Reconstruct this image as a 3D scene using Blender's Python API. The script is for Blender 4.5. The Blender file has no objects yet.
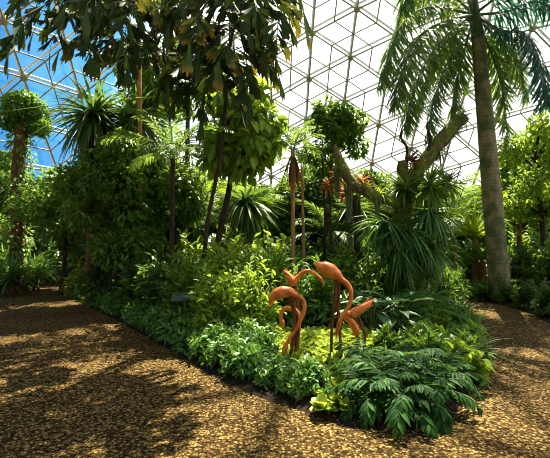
import bpy, math, random
import numpy as np
from mathutils import Vector, Matrix

sc = bpy.context.scene
COL = sc.collection
PI = math.pi
F = 400.0                      # focal length in pixels of the 550 x 458 frame
EYE = 1.6
PITCH = math.atan(16.0 / F)

def at(u, v, Y):
    """point of the place seen at pixel (u, v) and lying Y metres in front of the camera"""
    dx, dy = (u - 275.0) / F, (229.0 - v) / F
    y = math.cos(PITCH) - dy * math.sin(PITCH)
    z = math.sin(PITCH) + dy * math.cos(PITCH)
    return Vector((dx * Y / y, Y, EYE + z * Y / y))

def gx(u, Y):
    return (u - 275.0) / F * Y

# ------------------------------------------------------------------ mesh helpers
def nrm(a):
    a = np.asarray(a, float)
    l = np.linalg.norm(a, axis=-1, keepdims=True)
    return a / np.maximum(l, 1e-9)

def smooth(pts, n=24):
    """Catmull-Rom through pts (any number of columns)"""
    P = np.array([list(p) for p in pts], float)
    P = np.vstack([2 * P[0] - P[1], P, 2 * P[-1] - P[-2]])
    m = len(P) - 3
    out = []
    for k in range(n + 1):
        s = k / n * m
        i = min(int(s), m - 1)
        t = s - i
        a, b, c, d = P[i], P[i + 1], P[i + 2], P[i + 3]
        out.append(0.5 * (2 * b + (c - a) * t + (2 * a - 5 * b + 4 * c - d) * t * t + (3 * b - a - 3 * c + d) * t ** 3))
    return np.array(out)

class MB:
    def __init__(self):
        self.v, self.f, self.u, self.m, self.n = [], [], [], [], 0
    def add(self, V, Q, UV=None, mi=0):
        V = np.asarray(V, float).reshape(-1, 3)
        Q = np.asarray(Q, int).reshape(-1, 4)
        if UV is None:
            UV = np.zeros((len(V), 2))
        self.v.append(V); self.f.append(Q + self.n); self.u.append(UV)
        self.m.append(np.full(len(Q), mi, int))
        self.n += len(V)
    def tube(self, pts, rad, seg=8, mi=0, flat=1.0, rough=0.0, seed=1):
        P = np.array([list(p) for p in pts], float)
        n = len(P)
        R = np.interp(np.linspace(0, 1, n), np.linspace(0, 1, len(rad)), rad) if not np.isscalar(rad) else np.full(n, rad)
        T = nrm(np.gradient(P, axis=0))
        ref = np.array([0, 0, 1.0]) if abs(T[0][2]) < 0.9 else np.array([0, 1.0, 0])
        rg = np.random.default_rng(seed)
        A = None
        V = []
        for i in range(n):
            if A is None:
                A = nrm(np.cross(ref, T[i]))
            A = nrm(A - T[i] * np.dot(A, T[i]))
            B = np.cross(T[i], A)
            th = np.arange(seg) / seg * 2 * PI
            rr = R[i] * (1 + rough * rg.uniform(-1, 1, seg))
            V.append(P[i] + (np.cos(th) * rr)[:, None] * A + (np.sin(th) * rr * flat)[:, None] * B)
        V = np.vstack(V)
        i, j = np.meshgrid(np.arange(n - 1), np.arange(seg), indexing='ij')
        j2 = (j + 1) % seg
        Q = np.stack([i * seg + j, i * seg + j2, (i + 1) * seg + j2, (i + 1) * seg + j], -1).reshape(-1, 4)
        uv = np.stack([np.tile(np.arange(seg) / seg, n), np.repeat(np.linspace(0, 1, n), seg)], -1)
        self.add(V, Q, uv, mi)
        for base in (0, (n - 1) * seg):                      # fan caps made of quads
            k = base + np.arange(seg)
            self.add(V[k], [[0, a, a + 1, min(a + 2, seg - 1)] for a in range(1, seg - 1, 2)], None, mi)
    def box(self, c, s, mi=0, rot=None):
        o = np.array([[x, y, z] for x in (-.5, .5) for y in (-.5, .5) for z in (-.5, .5)]) * np.array(s)
        if rot is not None:
            o = o @ np.array(rot.to_3x3()).T
        self.add(o + np.array(c), [[0, 1, 3, 2], [4, 6, 7, 5], [0, 4, 5, 1], [2, 3, 7, 6], [0, 2, 6, 4], [1, 5, 7, 3]], None, mi)
    def leaves(self, tpl, P, D, U, L, W, mi=0, curl=0.25):
        """many leaves: base points P, directions D, approximate upper side U, length L, width W"""
        tv, tq, tuv = tpl
        P = np.asarray(P, float).reshape(-1, 3)
        N = len(P)
        if N == 0:
            return
        D = nrm(np.broadcast_to(D, (N, 3))); U = np.broadcast_to(U, (N, 3))
        S = nrm(np.cross(D, U)); Z = np.cross(S, D)
        L = np.broadcast_to(L, (N,)); W = np.broadcast_to(W, (N,)); C = np.broadcast_to(curl, (N,))
        x = tv[:, 0][None, :] * W[:, None]
        y = tv[:, 1][None, :] * L[:, None]
        z = tv[:, 2][None, :] * W[:, None] - C[:, None] * (tv[:, 1] ** 2)[None, :] * L[:, None]
        V = P[:, None, :] + x[..., None] * S[:, None, :] + y[..., None] * D[:, None, :] + z[..., None] * Z[:, None, :]
        Q = tq[None] + (np.arange(N) * len(tv))[:, None, None]
        self.add(V.reshape(-1, 3), Q.reshape(-1, 4), np.tile(tuv, (N, 1)), mi)
    def build(self, name, mats, parent=None, loc=None):
        me = self.mesh(name, mats)
        return link(name, me, parent, loc)
    def mesh(self, name, mats):
        V = np.vstack(self.v); Q = np.vstack(self.f); UV = np.vstack(self.u); M = np.concatenate(self.m)
        me = bpy.data.meshes.new(name)
        me.vertices.add(len(V)); me.vertices.foreach_set('co', V.astype(np.float32).ravel())
        me.loops.add(len(Q) * 4); me.loops.foreach_set('vertex_index', Q.astype(np.int32).ravel())
        me.polygons.add(len(Q))
        me.polygons.foreach_set('loop_start', (np.arange(len(Q)) * 4).astype(np.int32))
        me.polygons.foreach_set('loop_total', np.full(len(Q), 4, np.int32))
        me.polygons.foreach_set('material_index', M.astype(np.int32))
        me.polygons.foreach_set('use_smooth', np.ones(len(Q), bool))
        uvl = me.uv_layers.new(name='UVMap')
        uvl.data.foreach_set('uv', UV[Q.ravel()].astype(np.float32).ravel())
        for m in (mats if isinstance(mats, (list, tuple)) else [mats]):
            me.materials.append(m)
        me.update(); me.validate()
        return me

def link(name, me, parent=None, loc=None):
    o = bpy.data.objects.new(name, me)
    COL.objects.link(o)
    if loc is not None:
        o.location = loc
    if parent is not None:
        o.parent = parent
    return o

def tag(o, label, cat, group=None):
    o['label'] = label; o['category'] = cat
    if group:
        o['group'] = group
    return o

def thing(name, label, cat, loc=(0, 0, 0), rotz=0.0, scale=1.0, group=None):
    o = bpy.data.objects.new(name, None)
    COL.objects.link(o)
    o.empty_display_size = 0.1
    o.location = loc; o.rotation_euler = (0, 0, rotz)
    o.scale = (scale,) * 3 if np.isscalar(scale) else scale
    return tag(o, label, cat, group)

def structure(o):
    o['kind'] = 'structure'
    return o

def dup(root, loc, rotz=0.0, scale=1.0, label=None, group=None):
    r = root.copy(); COL.objects.link(r)
    r.location = loc; r.rotation_euler = (0, 0, rotz)
    r.scale = (scale,) * 3 if np.isscalar(scale) else scale
    if label:
        r['label'] = label
    if group:
        r['group'] = group
    for ch in list(root.children):
        c = ch.copy(); COL.objects.link(c); c.parent = r
        for g in ch.children:
            d = g.copy(); COL.objects.link(d); d.parent = c
    return r

# leaf outlines: profile = half width along the length (0..1), all-quad strips
def template(prof, fold=0.25, wave=0.0):
    n = len(prof)
    V, UV = [], []
    for i, w in enumerate(prof):
        y = i / (n - 1)
        zz = wave * math.sin(y * 9)
        for s in (-1, 0, 1):
            V.append((s * w, y, abs(s) * w * fold * 2 + (zz * s if s else 0)))
            UV.append((0.5 + 0.5 * s, y))
    Q = []
    for i in range(n - 1):
        for s in (0, 1):
            a = i * 3 + s
            Q.append((a, a + 1, a + 4, a + 3))
    return np.array(V, float), np.array(Q, int), np.array(UV, float)

T_OV = template([0.04, 0.40, 0.50, 0.34, 0.02])
T_OV3 = template([0.05, 0.48, 0.38, 0.02])
T_LAN = template([0.06, 0.36, 0.48, 0.30, 0.01], 0.2)
T_STRAP = template([0.30, 0.48, 0.50, 0.42, 0.26, 0.02], 0.3)
T_LEAFLET = template([0.15, 0.50, 0.36, 0.02], 0.35)
T_BIG = template([0.04, 0.30, 0.47, 0.50, 0.42, 0.22, 0.01], 0.18, 0.03)
T_ROUND = template([0.10, 0.42, 0.52, 0.48, 0.20], 0.12, 0.05)

def fishtail_template():
    # wedge that widens towards an oblique, torn tip
    rows = [(0, .04, .04), (.3, .17, .15), (.6, .34, .28), (.8, .46, .36)]
    V, UV = [], []
    for y, l, r in rows:
        for x in (-l, -l * .35, r * .35, r):
            V.append((x, y, abs(x) * .3)); UV.append((x + .5, y))
    for x, y in ((-.50, .86), (-.20, 1.0), (.16, .90), (.36, .80)):
        V.append((x, y, abs(x) * .3)); UV.append((x + .5, y))
    Q = [(i * 4 + j, i * 4 + j + 1, i * 4 + j + 5, i * 4 + j + 4) for i in range(4) for j in range(3)]
    b = len(V)
    tops = [16, 17, 18, 19]
    tips = [(-.46, 1.10), (-.08, 1.22), (.26, 1.02)]
    for k, (x, y) in enumerate(tips):
        V.append((x, y, .1)); UV.append((x + .5, 1))
        V.append((x + .05, y - .02, .1)); UV.append((x + .5, 1))
        Q.append((tops[k], tops[k + 1], b + 2 * k + 1, b + 2 * k))
    return np.array(V, float), np.array(Q, int), np.array(UV, float)
T_FISH = fishtail_template()

# ------------------------------------------------------------------ materials
def new_mat(name):
    m = bpy.data.materials.new(name); m.use_nodes = True
    nt = m.node_tree; nt.nodes.clear()
    return m, nt, nt.nodes.new('ShaderNodeOutputMaterial')

def ramp(nt, stops):
    r = nt.nodes.new('ShaderNodeValToRGB')
    e = r.color_ramp.elements
    while len(e) < len(stops):
        e.new(0.5)
    for k, (p, c) in enumerate(stops):
        e[k].position = p; e[k].color = (*c, 1)
    return r

def leaf_mat(name, dark, mid, light, rough=0.42, trans=0.3, glow=(0.25, 0.40, 0.04), rib=0.35, tip=None, spec=.32):
    m, nt, out = new_mat(name)
    L = nt.links.new
    geo = nt.nodes.new('ShaderNodeNewGeometry')
    rp = ramp(nt, [(0.0, dark), (0.55, mid), (1.0, light)])
    L(geo.outputs['Random Per Island'], rp.inputs[0])
    uv = nt.nodes.new('ShaderNodeUVMap'); uv.uv_map = 'UVMap'
    sep = nt.nodes.new('ShaderNodeSeparateXYZ'); L(uv.outputs[0], sep.inputs[0])
    # pale midrib
    s1 = nt.nodes.new('ShaderNodeMath'); s1.operation = 'SUBTRACT'; L(sep.outputs[0], s1.inputs[0]); s1.inputs[1].default_value = 0.5
    s2 = nt.nodes.new('ShaderNodeMath'); s2.operation = 'ABSOLUTE'; L(s1.outputs[0], s2.inputs[0])
    mr = nt.nodes.new('ShaderNodeMapRange'); L(s2.outputs[0], mr.inputs[0])
    mr.inputs[1].default_value = 0.0; mr.inputs[2].default_value = 0.12; mr.inputs[3].default_value = rib; mr.inputs[4].default_value = 0.0
    mx = nt.nodes.new('ShaderNodeMix'); mx.data_type = 'RGBA'
    L(mr.outputs[0], mx.inputs[0]); L(rp.outputs[0], mx.inputs[6]); mx.inputs[7].default_value = (*[min(1, c * 1.8 + .02) for c in light], 1)
    col = mx.outputs[2]
    if tip is not None:
        mt = nt.nodes.new('ShaderNodeMapRange'); L(sep.outputs[1], mt.inputs[0])
        mt.inputs[1].default_value = 0.72; mt.inputs[2].default_value = 1.0; mt.inputs[4].default_value = 0.85
        m3 = nt.nodes.new('ShaderNodeMix'); m3.data_type = 'RGBA'
        L(mt.outputs[0], m3.inputs[0]); L(col, m3.inputs[6]); m3.inputs[7].default_value = (*tip, 1)
        col = m3.outputs[2]
    p = nt.nodes.new('ShaderNodeBsdfPrincipled')
    L(col, p.inputs['Base Color']); p.inputs['Roughness'].default_value = rough
    p.inputs['Specular IOR Level'].default_value = spec
    tr = nt.nodes.new('ShaderNodeBsdfTranslucent')
    m2 = nt.nodes.new('ShaderNodeMix'); m2.data_type = 'RGBA'; m2.inputs[0].default_value = 0.55
    L(col, m2.inputs[6]); m2.inputs[7].default_value = (*glow, 1)
    L(m2.outputs[2], tr.inputs['Color'])
    ms = nt.nodes.new('ShaderNodeMixShader'); ms.inputs[0].default_value = trans
    L(p.outputs[0], ms.inputs[1]); L(tr.outputs[0], ms.inputs[2]); L(ms.outputs[0], out.inputs[0])
    return m

def bark_mat(name, c1, c2, scale=6.0, stretch=4.0, bump=0.5, moss=None, moss_amount=0.5, rings=None, rough=0.85):
    m, nt, out = new_mat(name)
    L = nt.links.new
    tc = nt.nodes.new('ShaderNodeTexCoord')
    mp = nt.nodes.new('ShaderNodeMapping'); L(tc.outputs['Object'], mp.inputs[0])
    mp.inputs['Scale'].default_value = (stretch, stretch, 1) if stretch >= 1 else (1, 1, 1 / stretch)
    n1 = nt.nodes.new('ShaderNodeTexNoise'); n1.inputs['Scale'].default_value = scale; n1.inputs['Detail'].default_value = 6
    L(mp.outputs[0], n1.inputs['Vector'])
    rp = ramp(nt, [(0.3, c1), (0.7, c2)]); L(n1.outputs[0], rp.inputs[0])
    col = rp.outputs[0]
    if moss is not None:
        n2 = nt.nodes.new('ShaderNodeTexNoise'); n2.inputs['Scale'].default_value = 3.0; n2.inputs['Detail'].default_value = 4
        L(tc.outputs['Object'], n2.inputs['Vector'])
        r2 = ramp(nt, [(max(0, 0.62 - moss_amount * .4), (0, 0, 0)), (0.72 - moss_amount * .3, (1, 1, 1))]); L(n2.outputs[0], r2.inputs[0])
        mx = nt.nodes.new('ShaderNodeMix'); mx.data_type = 'RGBA'
        L(r2.outputs[0], mx.inputs[0]); L(col, mx.inputs[6]); mx.inputs[7].default_value = (*moss, 1)
        col = mx.outputs[2]
    h = n1.outputs[0]
    if rings:
        w = nt.nodes.new('ShaderNodeTexWave'); w.wave_type = 'BANDS'; w.bands_direction = 'Z'
        w.inputs['Scale'].default_value = rings; w.inputs['Distortion'].default_value = 0.6
        L(tc.outputs['Object'], w.inputs['Vector'])
        rr = ramp(nt, [(0.0, (0.45, 0.45, 0.45)), (0.18, (1, 1, 1))]); L(w.outputs[0], rr.inputs[0])
        mm = nt.nodes.new('ShaderNodeMix'); mm.data_type = 'RGBA'; mm.blend_type = 'MULTIPLY'; mm.inputs[0].default_value = 0.4
        L(col, mm.inputs[6]); L(rr.outputs[0], mm.inputs[7]); col = mm.outputs[2]
    p = nt.nodes.new('ShaderNodeBsdfPrincipled'); L(col, p.inputs['Base Color'])
    p.inputs['Roughness'].default_value = rough; p.inputs['Specular IOR Level'].default_value = .12
    b = nt.nodes.new('ShaderNodeBump'); b.inputs['Strength'].default_value = bump; b.inputs['Distance'].default_value = 0.03
    L(h, b.inputs['Height']); L(b.outputs[0], p.inputs['Normal'])
    L(p.outputs[0], out.inputs[0])
    return m

def plain_mat(name, col, rough=0.5, metal=0.0):
    m, nt, out = new_mat(name)
    p = nt.nodes.new('ShaderNodeBsdfPrincipled')
    n = nt.nodes.new('ShaderNodeTexNoise'); n.inputs['Scale'].default_value = 8
    rp = ramp(nt, [(0.3, [c * .8 for c in col]), (0.7, [min(1, c * 1.15) for c in col])])
    nt.links.new(n.outputs[0], rp.inputs[0]); nt.links.new(rp.outputs[0], p.inputs['Base Color'])
    p.inputs['Roughness'].default_value = rough; p.inputs['Metallic'].default_value = metal
    nt.links.new(p.outputs[0], out.inputs[0])
    return m

M = {}
M['dark'] = leaf_mat('leaf_deep_green', (.014, .048, .010), (.032, .098, .014), (.090, .190, .024), .42, .32)
M['mid'] = leaf_mat('leaf_mid_green', (.028, .088, .010), (.066, .170, .016), (.165, .305, .030), .44, .40, (.34, .50, .03))
M['light'] = leaf_mat('leaf_fresh_green', (.065, .150, .012), (.150, .280, .020), (.310, .440, .040), .46, .46, (.50, .62, .04))
M['lime'] = leaf_mat('leaf_lime', (.085, .17, .012), (.175, .28, .02), (.34, .39, .035), .5, .35, (.6, .66, .05))
M['hedge'] = leaf_mat('leaf_hedge', (.028, .100, .016), (.066, .185, .028), (.160, .330, .050), .38, .32)
M['fern'] = leaf_mat('leaf_fern', (.006, .034, .006), (.016, .070, .011), (.046, .145, .022), .55, .25, tip=(.05, .12, .025), spec=.08, rib=.08)
M['palm'] = leaf_mat('leaf_palm', (.024, .072, .016), (.058, .145, .024), (.140, .250, .042), .46, .42, (.36, .52, .06))
M['teal'] = leaf_mat('leaf_blue_green', (.008, .050, .036), (.018, .085, .060), (.045, .140, .085), .42, .28, (.08, .34, .16))
M['fish'] = leaf_mat('leaf_fishtail', (.004, .016, .004), (.010, .034, .007), (.028, .066, .012), .55, .12, (.16, .22, .02), .15, tip=(.05, .045, .006), spec=.10)
M['drac'] = leaf_mat('leaf_strap', (.024, .066, .012), (.055, .125, .020), (.190, .250, .050), .42, .34)
M['strap'] = leaf_mat('leaf_narrow', (.022, .080, .014), (.055, .155, .026), (.150, .280, .050), .44, .36)
M['brom'] = leaf_mat('leaf_reddish', (.12, .035, .010), (.36, .080, .022), (.38, .19, .030), .45, .4, (.7, .2, .04))
M['spanish'] = leaf_mat('strand_grey_green', (.13, .17, .09), (.20, .25, .12), (.30, .34, .18), .8, .3, (.3, .36, .18), 0)
M['dead'] = leaf_mat('leaf_dry_brown', (.12, .050, .012), (.26, .115, .025), (.40, .20, .045), .7, .3, (.5, .22, .04))
M['big'] = leaf_mat('leaf_broad', (.014, .060, .014), (.030, .105, .022), (.075, .180, .034), .42, .28, (.2, .36, .05), .6)
M['nest'] = leaf_mat('leaf_nest', (.16, .28, .010), (.26, .42, .018), (.38, .52, .04), .42, .45, (.6, .66, .04), .5)
M['bark_dark'] = bark_mat('bark_dark', (.018, .013, .008), (.060, .045, .026))
M['bark_tan'] = bark_mat('bark_tan', (.28, .14, .045), (.52, .30, .12), 5, 5, .3, rings=6.0)
M['bark_brown'] = bark_mat('bark_brown', (.085, .040, .016), (.22, .105, .042), 7, 5, .7)
M['bark_moss'] = bark_mat('bark_mossy', (.055, .036, .018), (.22, .14, .07), 5, 2, .9, (.13, .17, .022), .55)
M['palm_bark'] = bark_mat('bark_palm', (.19, .155, .075), (.34, .275, .15), 3.5, 3, .25, (.11, .135, .05), .45, rings=3.2)
M['shaft'] = bark_mat('crownshaft_green', (.035, .075, .025), (.085, .14, .045), 2, 5, .1, rough=.4)
M['rib'] = bark_mat('rib_green', (.06, .10, .03), (.14, .19, .06), 6, 5, .1, rough=.5)
M['rib_dark'] = bark_mat('rib_dark', (.018, .028, .008), (.045, .06, .018), 6, 5, .1, rough=.5)

def copper_mat():
    m, nt, out = new_mat('rusted_copper')
    L = nt.links.new
    tc = nt.nodes.new('ShaderNodeTexCoord')
    n = nt.nodes.new('ShaderNodeTexNoise'); n.inputs['Scale'].default_value = 9; n.inputs['Detail'].default_value = 5
    L(tc.outputs['Object'], n.inputs['Vector'])
    rp = ramp(nt, [(0.25, (.30, .055, .010)), (0.5, (.70, .17, .028)), (0.75, (.86, .33, .07))]); L(n.outputs[0], rp.inputs[0])
    p = nt.nodes.new('ShaderNodeBsdfPrincipled'); L(rp.outputs[0], p.inputs['Base Color'])
    p.inputs['Metallic'].default_value = .35; p.inputs['Roughness'].default_value = .38
    b = nt.nodes.new('ShaderNodeBump'); b.inputs['Strength'].default_value = .35; b.inputs['Distance'].default_value = .01
    L(n.outputs[0], b.inputs['Height']); L(b.outputs[0], p.inputs['Normal'])
    L(p.outputs[0], out.inputs[0])
    return m
M['copper'] = copper_mat()
M['copper_dark'] = bark_mat('dark_rusted_steel', (.06, .022, .010), (.22, .075, .025), 12, 2, .3, rough=.5)

def path_mat():
    m, nt, out = new_mat('pebble_path')
    L = nt.links.new
    tc = nt.nodes.new('ShaderNodeTexCoord')
    v = nt.nodes.new('ShaderNodeTexVoronoi'); v.inputs['Scale'].default_value = 44
    L(tc.outputs['Object'], v.inputs['Vector'])
    wn = nt.nodes.new('ShaderNodeSeparateColor'); L(v.outputs['Color'], wn.inputs[0])
    rp = ramp(nt, [(0.0, (.011, .0065, .0020)), (0.35, (.072, .045, .013)), (0.7, (.185, .122, .038)), (1.0, (.38, .27, .10))]); L(wn.outputs[0], rp.inputs[0])
    gr = ramp(nt, [(0.25, (1, 1, 1)), (0.70, (.26, .23, .18))])
    L(v.outputs['Distance'], gr.inputs[0])
    mm = nt.nodes.new('ShaderNodeMix'); mm.data_type = 'RGBA'; mm.blend_type = 'MULTIPLY'; mm.inputs[0].default_value = 1
    L(rp.outputs[0], mm.inputs[6]); L(gr.outputs[0], mm.inputs[7])
    n = nt.nodes.new('ShaderNodeTexNoise'); n.inputs['Scale'].default_value = 0.8; n.inputs['Detail'].default_value = 5
    L(tc.outputs['Object'], n.inputs['Vector'])
    r2 = ramp(nt, [(0.3, (.72, .68, .62)), (0.7, (1.1, 1.05, 1))]); L(n.outputs[0], r2.inputs[0])
    m2 = nt.nodes.new('ShaderNodeMix'); m2.data_type = 'RGBA'; m2.blend_type = 'MULTIPLY'; m2.inputs[0].default_value = 1
    L(mm.outputs[2], m2.inputs[6]); L(r2.outputs[0], m2.inputs[7])
    p = nt.nodes.new('ShaderNodeBsdfPrincipled'); L(m2.outputs[2], p.inputs['Base Color']); p.inputs['Roughness'].default_value = .95; p.inputs['Specular IOR Level'].default_value = .08
    iv = nt.nodes.new('ShaderNodeMath'); iv.operation = 'SUBTRACT'; iv.inputs[0].default_value = 1; L(v.outputs['Distance'], iv.inputs[1])
    b = nt.nodes.new('ShaderNodeBump'); b.inputs['Strength'].default_value = .9; b.inputs['Distance'].default_value = .012
    L(iv.outputs[0], b.inputs['Height']); L(b.outputs[0], p.inputs['Normal'])
    L(p.outputs[0], out.inputs[0])
    return m
M['path'] = path_mat()
M['soil'] = bark_mat('dark_soil', (.007, .005, .003), (.024, .016, .008), 9, 1, .9, rough=1.0)
M['frame'] = plain_mat('dome_frame_bronze', (.24, .22, .14), .55)
M['tube'] = plain_mat('dome_tube_aluminium', (.52, .55, .58), .4, .2)
M['hub'] = plain_mat('dome_hub_bronze', (.24, .21, .09), .5)
M['plaque'] = plain_mat('plaque_green', (.035, .075, .045), .35)
M['post'] = plain_mat('post_dark', (.02, .02, .018), .5)

def glass_mat():
    m, nt, out = new_mat('dome_glass')
    L = nt.links.new
    t = nt.nodes.new('ShaderNodeBsdfTransparent'); t.inputs[0].default_value = (.95, .97, .97, 1)
    g = nt.nodes.new('ShaderNodeBsdfGlossy'); g.inputs['Roughness'].default_value = .05
    d = nt.nodes.new('ShaderNodeBsdfTranslucent'); d.inputs[0].default_value = (.9, .92, .95, 1)
    a = nt.nodes.new('ShaderNodeMixShader'); a.inputs[0].default_value = .012
    L(t.outputs[0], a.inputs[1]); L(d.outputs[0], a.inputs[2])
    b = nt.nodes.new('ShaderNodeMixShader'); b.inputs[0].default_value = .03
    L(a.outputs[0], b.inputs[1]); L(g.outputs[0], b.inputs[2]); L(b.outputs[0], out.inputs[0])
    return m
M['glass'] = glass_mat()

# ------------------------------------------------------------------ the dome
DC = np.array([2.0, 7.0, -6.0]); DR = 27.5

def geodesic(freq):
    ph = (1 + 5 ** .5) / 2
    V = nrm(np.array([(-1, ph, 0), (1, ph, 0), (-1, -ph, 0), (1, -ph, 0), (0, -1, ph), (0, 1, ph), (0, -1, -ph), (0, 1, -ph), (ph, 0, -1), (ph, 0, 1), (-ph, 0, -1), (-ph, 0, 1)]))
    T = [(0, 11, 5), (0, 5, 1), (0, 1, 7), (0, 7, 10), (0, 10, 11), (1, 5, 9), (5, 11, 4), (11, 10, 2), (10, 7, 6), (7, 1, 8),
         (3, 9, 4), (3, 4, 2), (3, 2, 6), (3, 6, 8), (3, 8, 9), (4, 9, 5), (2, 4, 11), (6, 2, 10), (8, 6, 7), (9, 8, 1)]
    # turn the ball so that one face looks towards the view and one of its edges stands upright
    a, b, c = (V[i] for i in T[0])
    fc = nrm(a + b + c); e = nrm(b - a)
    A = np.stack([e, np.cross(fc, e), fc], 1)
    az, el = math.radians(8), math.radians(40)
    d = np.array([math.sin(az) * math.cos(el), math.cos(az) * math.cos(el), math.sin(el)])
    up = nrm(np.array([0, 0, 1.0]) - d * d[2])
    tilt = math.radians(-6)
    side = np.cross(up, d)
    upr = up * math.cos(tilt) + side * math.sin(tilt)
    B = np.stack([upr, np.cross(d, upr), d], 1)
    V = V @ (B @ A.T).T
    idx, P, tris = {}, [], []
    def vid(p):
        k = tuple(np.round(p, 5))
        if k not in idx:
            idx[k] = len(P); P.append(p)
        return idx[k]
    for t in T:
        a, b, c = (V[i] for i in t)
        g = {}
        for i in range(freq + 1):
            for j in range(freq + 1 - i):
                g[i, j] = vid(nrm(a + (b - a) * i / freq + (c - a) * j / freq))
        for i in range(freq):
            for j in range(freq - i):
                tris.append((g[i, j], g[i + 1, j], g[i, j + 1]))
                if i + j < freq - 1:
                    tris.append((g[i + 1, j], g[i + 1, j + 1], g[i, j + 1]))
    return np.array(P), tris

def build_dome():
    P, tris = geodesic(12)
    W = DC + P * DR
    keep = [t for t in tris if all(W[i][2] > -0.8 for i in t)]
    glass, inner, outer, hubs = MB(), MB(), MB(), MB()
    edges = set(); used = set()
    for t in keep:
        for a, b in ((0, 1), (1, 2), (2, 0)):
            edges.add(tuple(sorted((t[a], t[b]))))
        used.update(t)
        q = DC + P[list(t)] * (DR + .12)
        mid = (q[0] + q[1]) / 2
        glass.add([q[0], mid, q[1], q[2]], [(0, 1, 2, 3)])
    for a, b in edges:
        inner.tube([W[a], W[b]], .052, 5)
        outer.tube([DC + P[a] * (DR + .75), DC + P[b] * (DR + .75)], .075, 6)
    # thin glazing bars: every triangle is cut by the bars that join the middles of its sides
    for t in keep:
        m = [nrm(P[t[i]] + P[t[(i + 1) % 3]]) * (DR + .06) + DC for i in range(3)]
        for i in range(3):
            if (t[(i + 1) % 3] * 7) % 3 != 0:
                inner.tube([m[i], m[(i + 1) % 3]], .045, 4)
    for i in used:
        c = DC + P[i] * DR; n = P[i]
        hubs.tube([c - n * .10, c - n * .06, c + n * .05, c + n * .1], [.10, .20, .20, .10], 10)
        inner.tube([c, DC + n * (DR + .75)], .025, 4)
    o = structure(outer.build('ceiling', M['tube']))
    for nm, mb, mt in (('glazing', glass, M['glass']), ('inner_frame', inner, M['frame']), ('hub_plate', hubs, M['hub'])):
        mb.build(nm, mt, o)
build_dome()

# ------------------------------------------------------------------ ground
def disc(name, c, r, mat, z=0.0):
    me = bpy.data.meshes.new(name)
    n = 64
    vs = [(c[0] + r * math.cos(i / n * 2 * PI), c[1] + r * math.sin(i / n * 2 * PI), z) for i in range(n)]
    me.from_pydata(vs, [], [list(range(n))]); me.materials.append(mat)
    return structure(link(name, me))
disc('floor', (2, 7), 27.2, M['path'])

def bed(name, pts, h=.045, inset=.22):
    P = smooth(list(pts) + [pts[0]], len(pts) * 5)[:-1]
    n = len(P)
    c = P.mean(0)
    nr = []
    area = sum(P[i][0] * P[(i + 1) % n][1] - P[(i + 1) % n][0] * P[i][1] for i in range(n))
    sgn = 1 if area > 0 else -1
    for i in range(n):
        t = nrm(P[(i + 1) % n] - P[i - 1])
        nr.append(np.array([-t[1], t[0]]) * sgn)
    V = [(p[0], p[1], 0.0) for p in P] + [(p[0] + q[0] * inset, p[1] + q[1] * inset, h) for p, q in zip(P, nr)]
    Fc = [(i, (i + 1) % n, n + (i + 1) % n, n + i) for i in range(n)]
    top = list(range(n, 2 * n))
    Fc.append(top if sgn > 0 else top)
    me = bpy.data.meshes.new(name)
    me.from_pydata(V, [], Fc); me.materials.append(M['soil'])
    return structure(link(name, me))
EDGE = [(-6.0, 12.0), (-3.77, 9.1), (-1.63, 6.2), (-.74, 4.92), (-.16, 4.27), (.25, 3.93)]     # path edge of the hedge, far to near
bed('planting_bed', EDGE + [(.6, 3.62), (1.1, 3.52), (1.55, 3.75), (2.15, 4.41), (2.95, 5.56), (3.75, 7.4), (4.4, 9.4), (4.5, 11.2), (3, 13.5), (-2, 16), (-7, 17.5), (-8.0, 15.5)])
bed('planting_bed', [(-8.3, 11.6), (-9.3, 14.5), (-10.6, 18), (-10, 20.5), (-4, 21.5), (4, 20), (9, 18), (12, 22), (0, 31), (-14, 26), (-20, 14), (-14, 10)])
bed('planting_bed', [(5.5, 8.0), (6.0, 9.6), (5.9, 11.2), (5.2, 12.6), (5.6, 15.0), (9, 16.5), (14, 20), (22, 14), (20, 5), (10, 4), (6.6, 6)])

# ------------------------------------------------------------------ plants
UP = np.array([0, 0, 1.0])

def shoots(rg, rx, ry, h, n, k, tpl, ll, lw, leafmb, stemmb=None, z0=0.0, lean=.55, start=.35, curl=.25, r0=.25, upb=.5, stem_r=.008, low=.05):
    """n leafy shoots that spring from the base and end on a dome of radius rx, ry and height h"""
    P, D, U, LL = [], [], [], []
    for _ in range(n):
        a = rg.uniform(0, 2 * PI)
        e = math.asin(rg.uniform(low, 1))
        f = rg.uniform(.65, 1.0)
        tgt = np.array([rx * math.cos(a) * math.cos(e) * f, ry * math.sin(a) * math.cos(e) * f, z0 + (h - z0) * (math.sin(e) * f + .02)])
        b = np.array([tgt[0] * r0, tgt[1] * r0, z0])
        mid = (b + tgt) / 2 + np.array([0, 0, h * .12 * rg.uniform(.4, 1.2)])
        C = smooth([b, mid, tgt], 8)
        if stemmb is not None:
            stemmb.tube(C[::2], [stem_r, stem_r * .4], 4)
        for t in np.linspace(start, 1, k):
            s = t * 8; i = min(int(s), 7)
            p = C[i] + (C[i + 1] - C[i]) * (s - i)
            tan = nrm(C[min(i + 1, 8)] - C[i])
            q = rg.normal(size=3); q -= tan * np.dot(q, tan); q = nrm(q)
            d = nrm(tan * (1 - lean) + q * lean + UP * .12)
            P.append(p + q * .004); D.append(d); U.append(nrm(UP * upb + nrm(p - np.array([0, 0, z0])) * .5 + rg.normal(size=3) * .35))
            LL.append(ll * rg.uniform(.7, 1.2))
    LL = np.array(LL)
    leafmb.leaves(tpl, P, D, U, LL, LL * lw, curl=curl)

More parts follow.
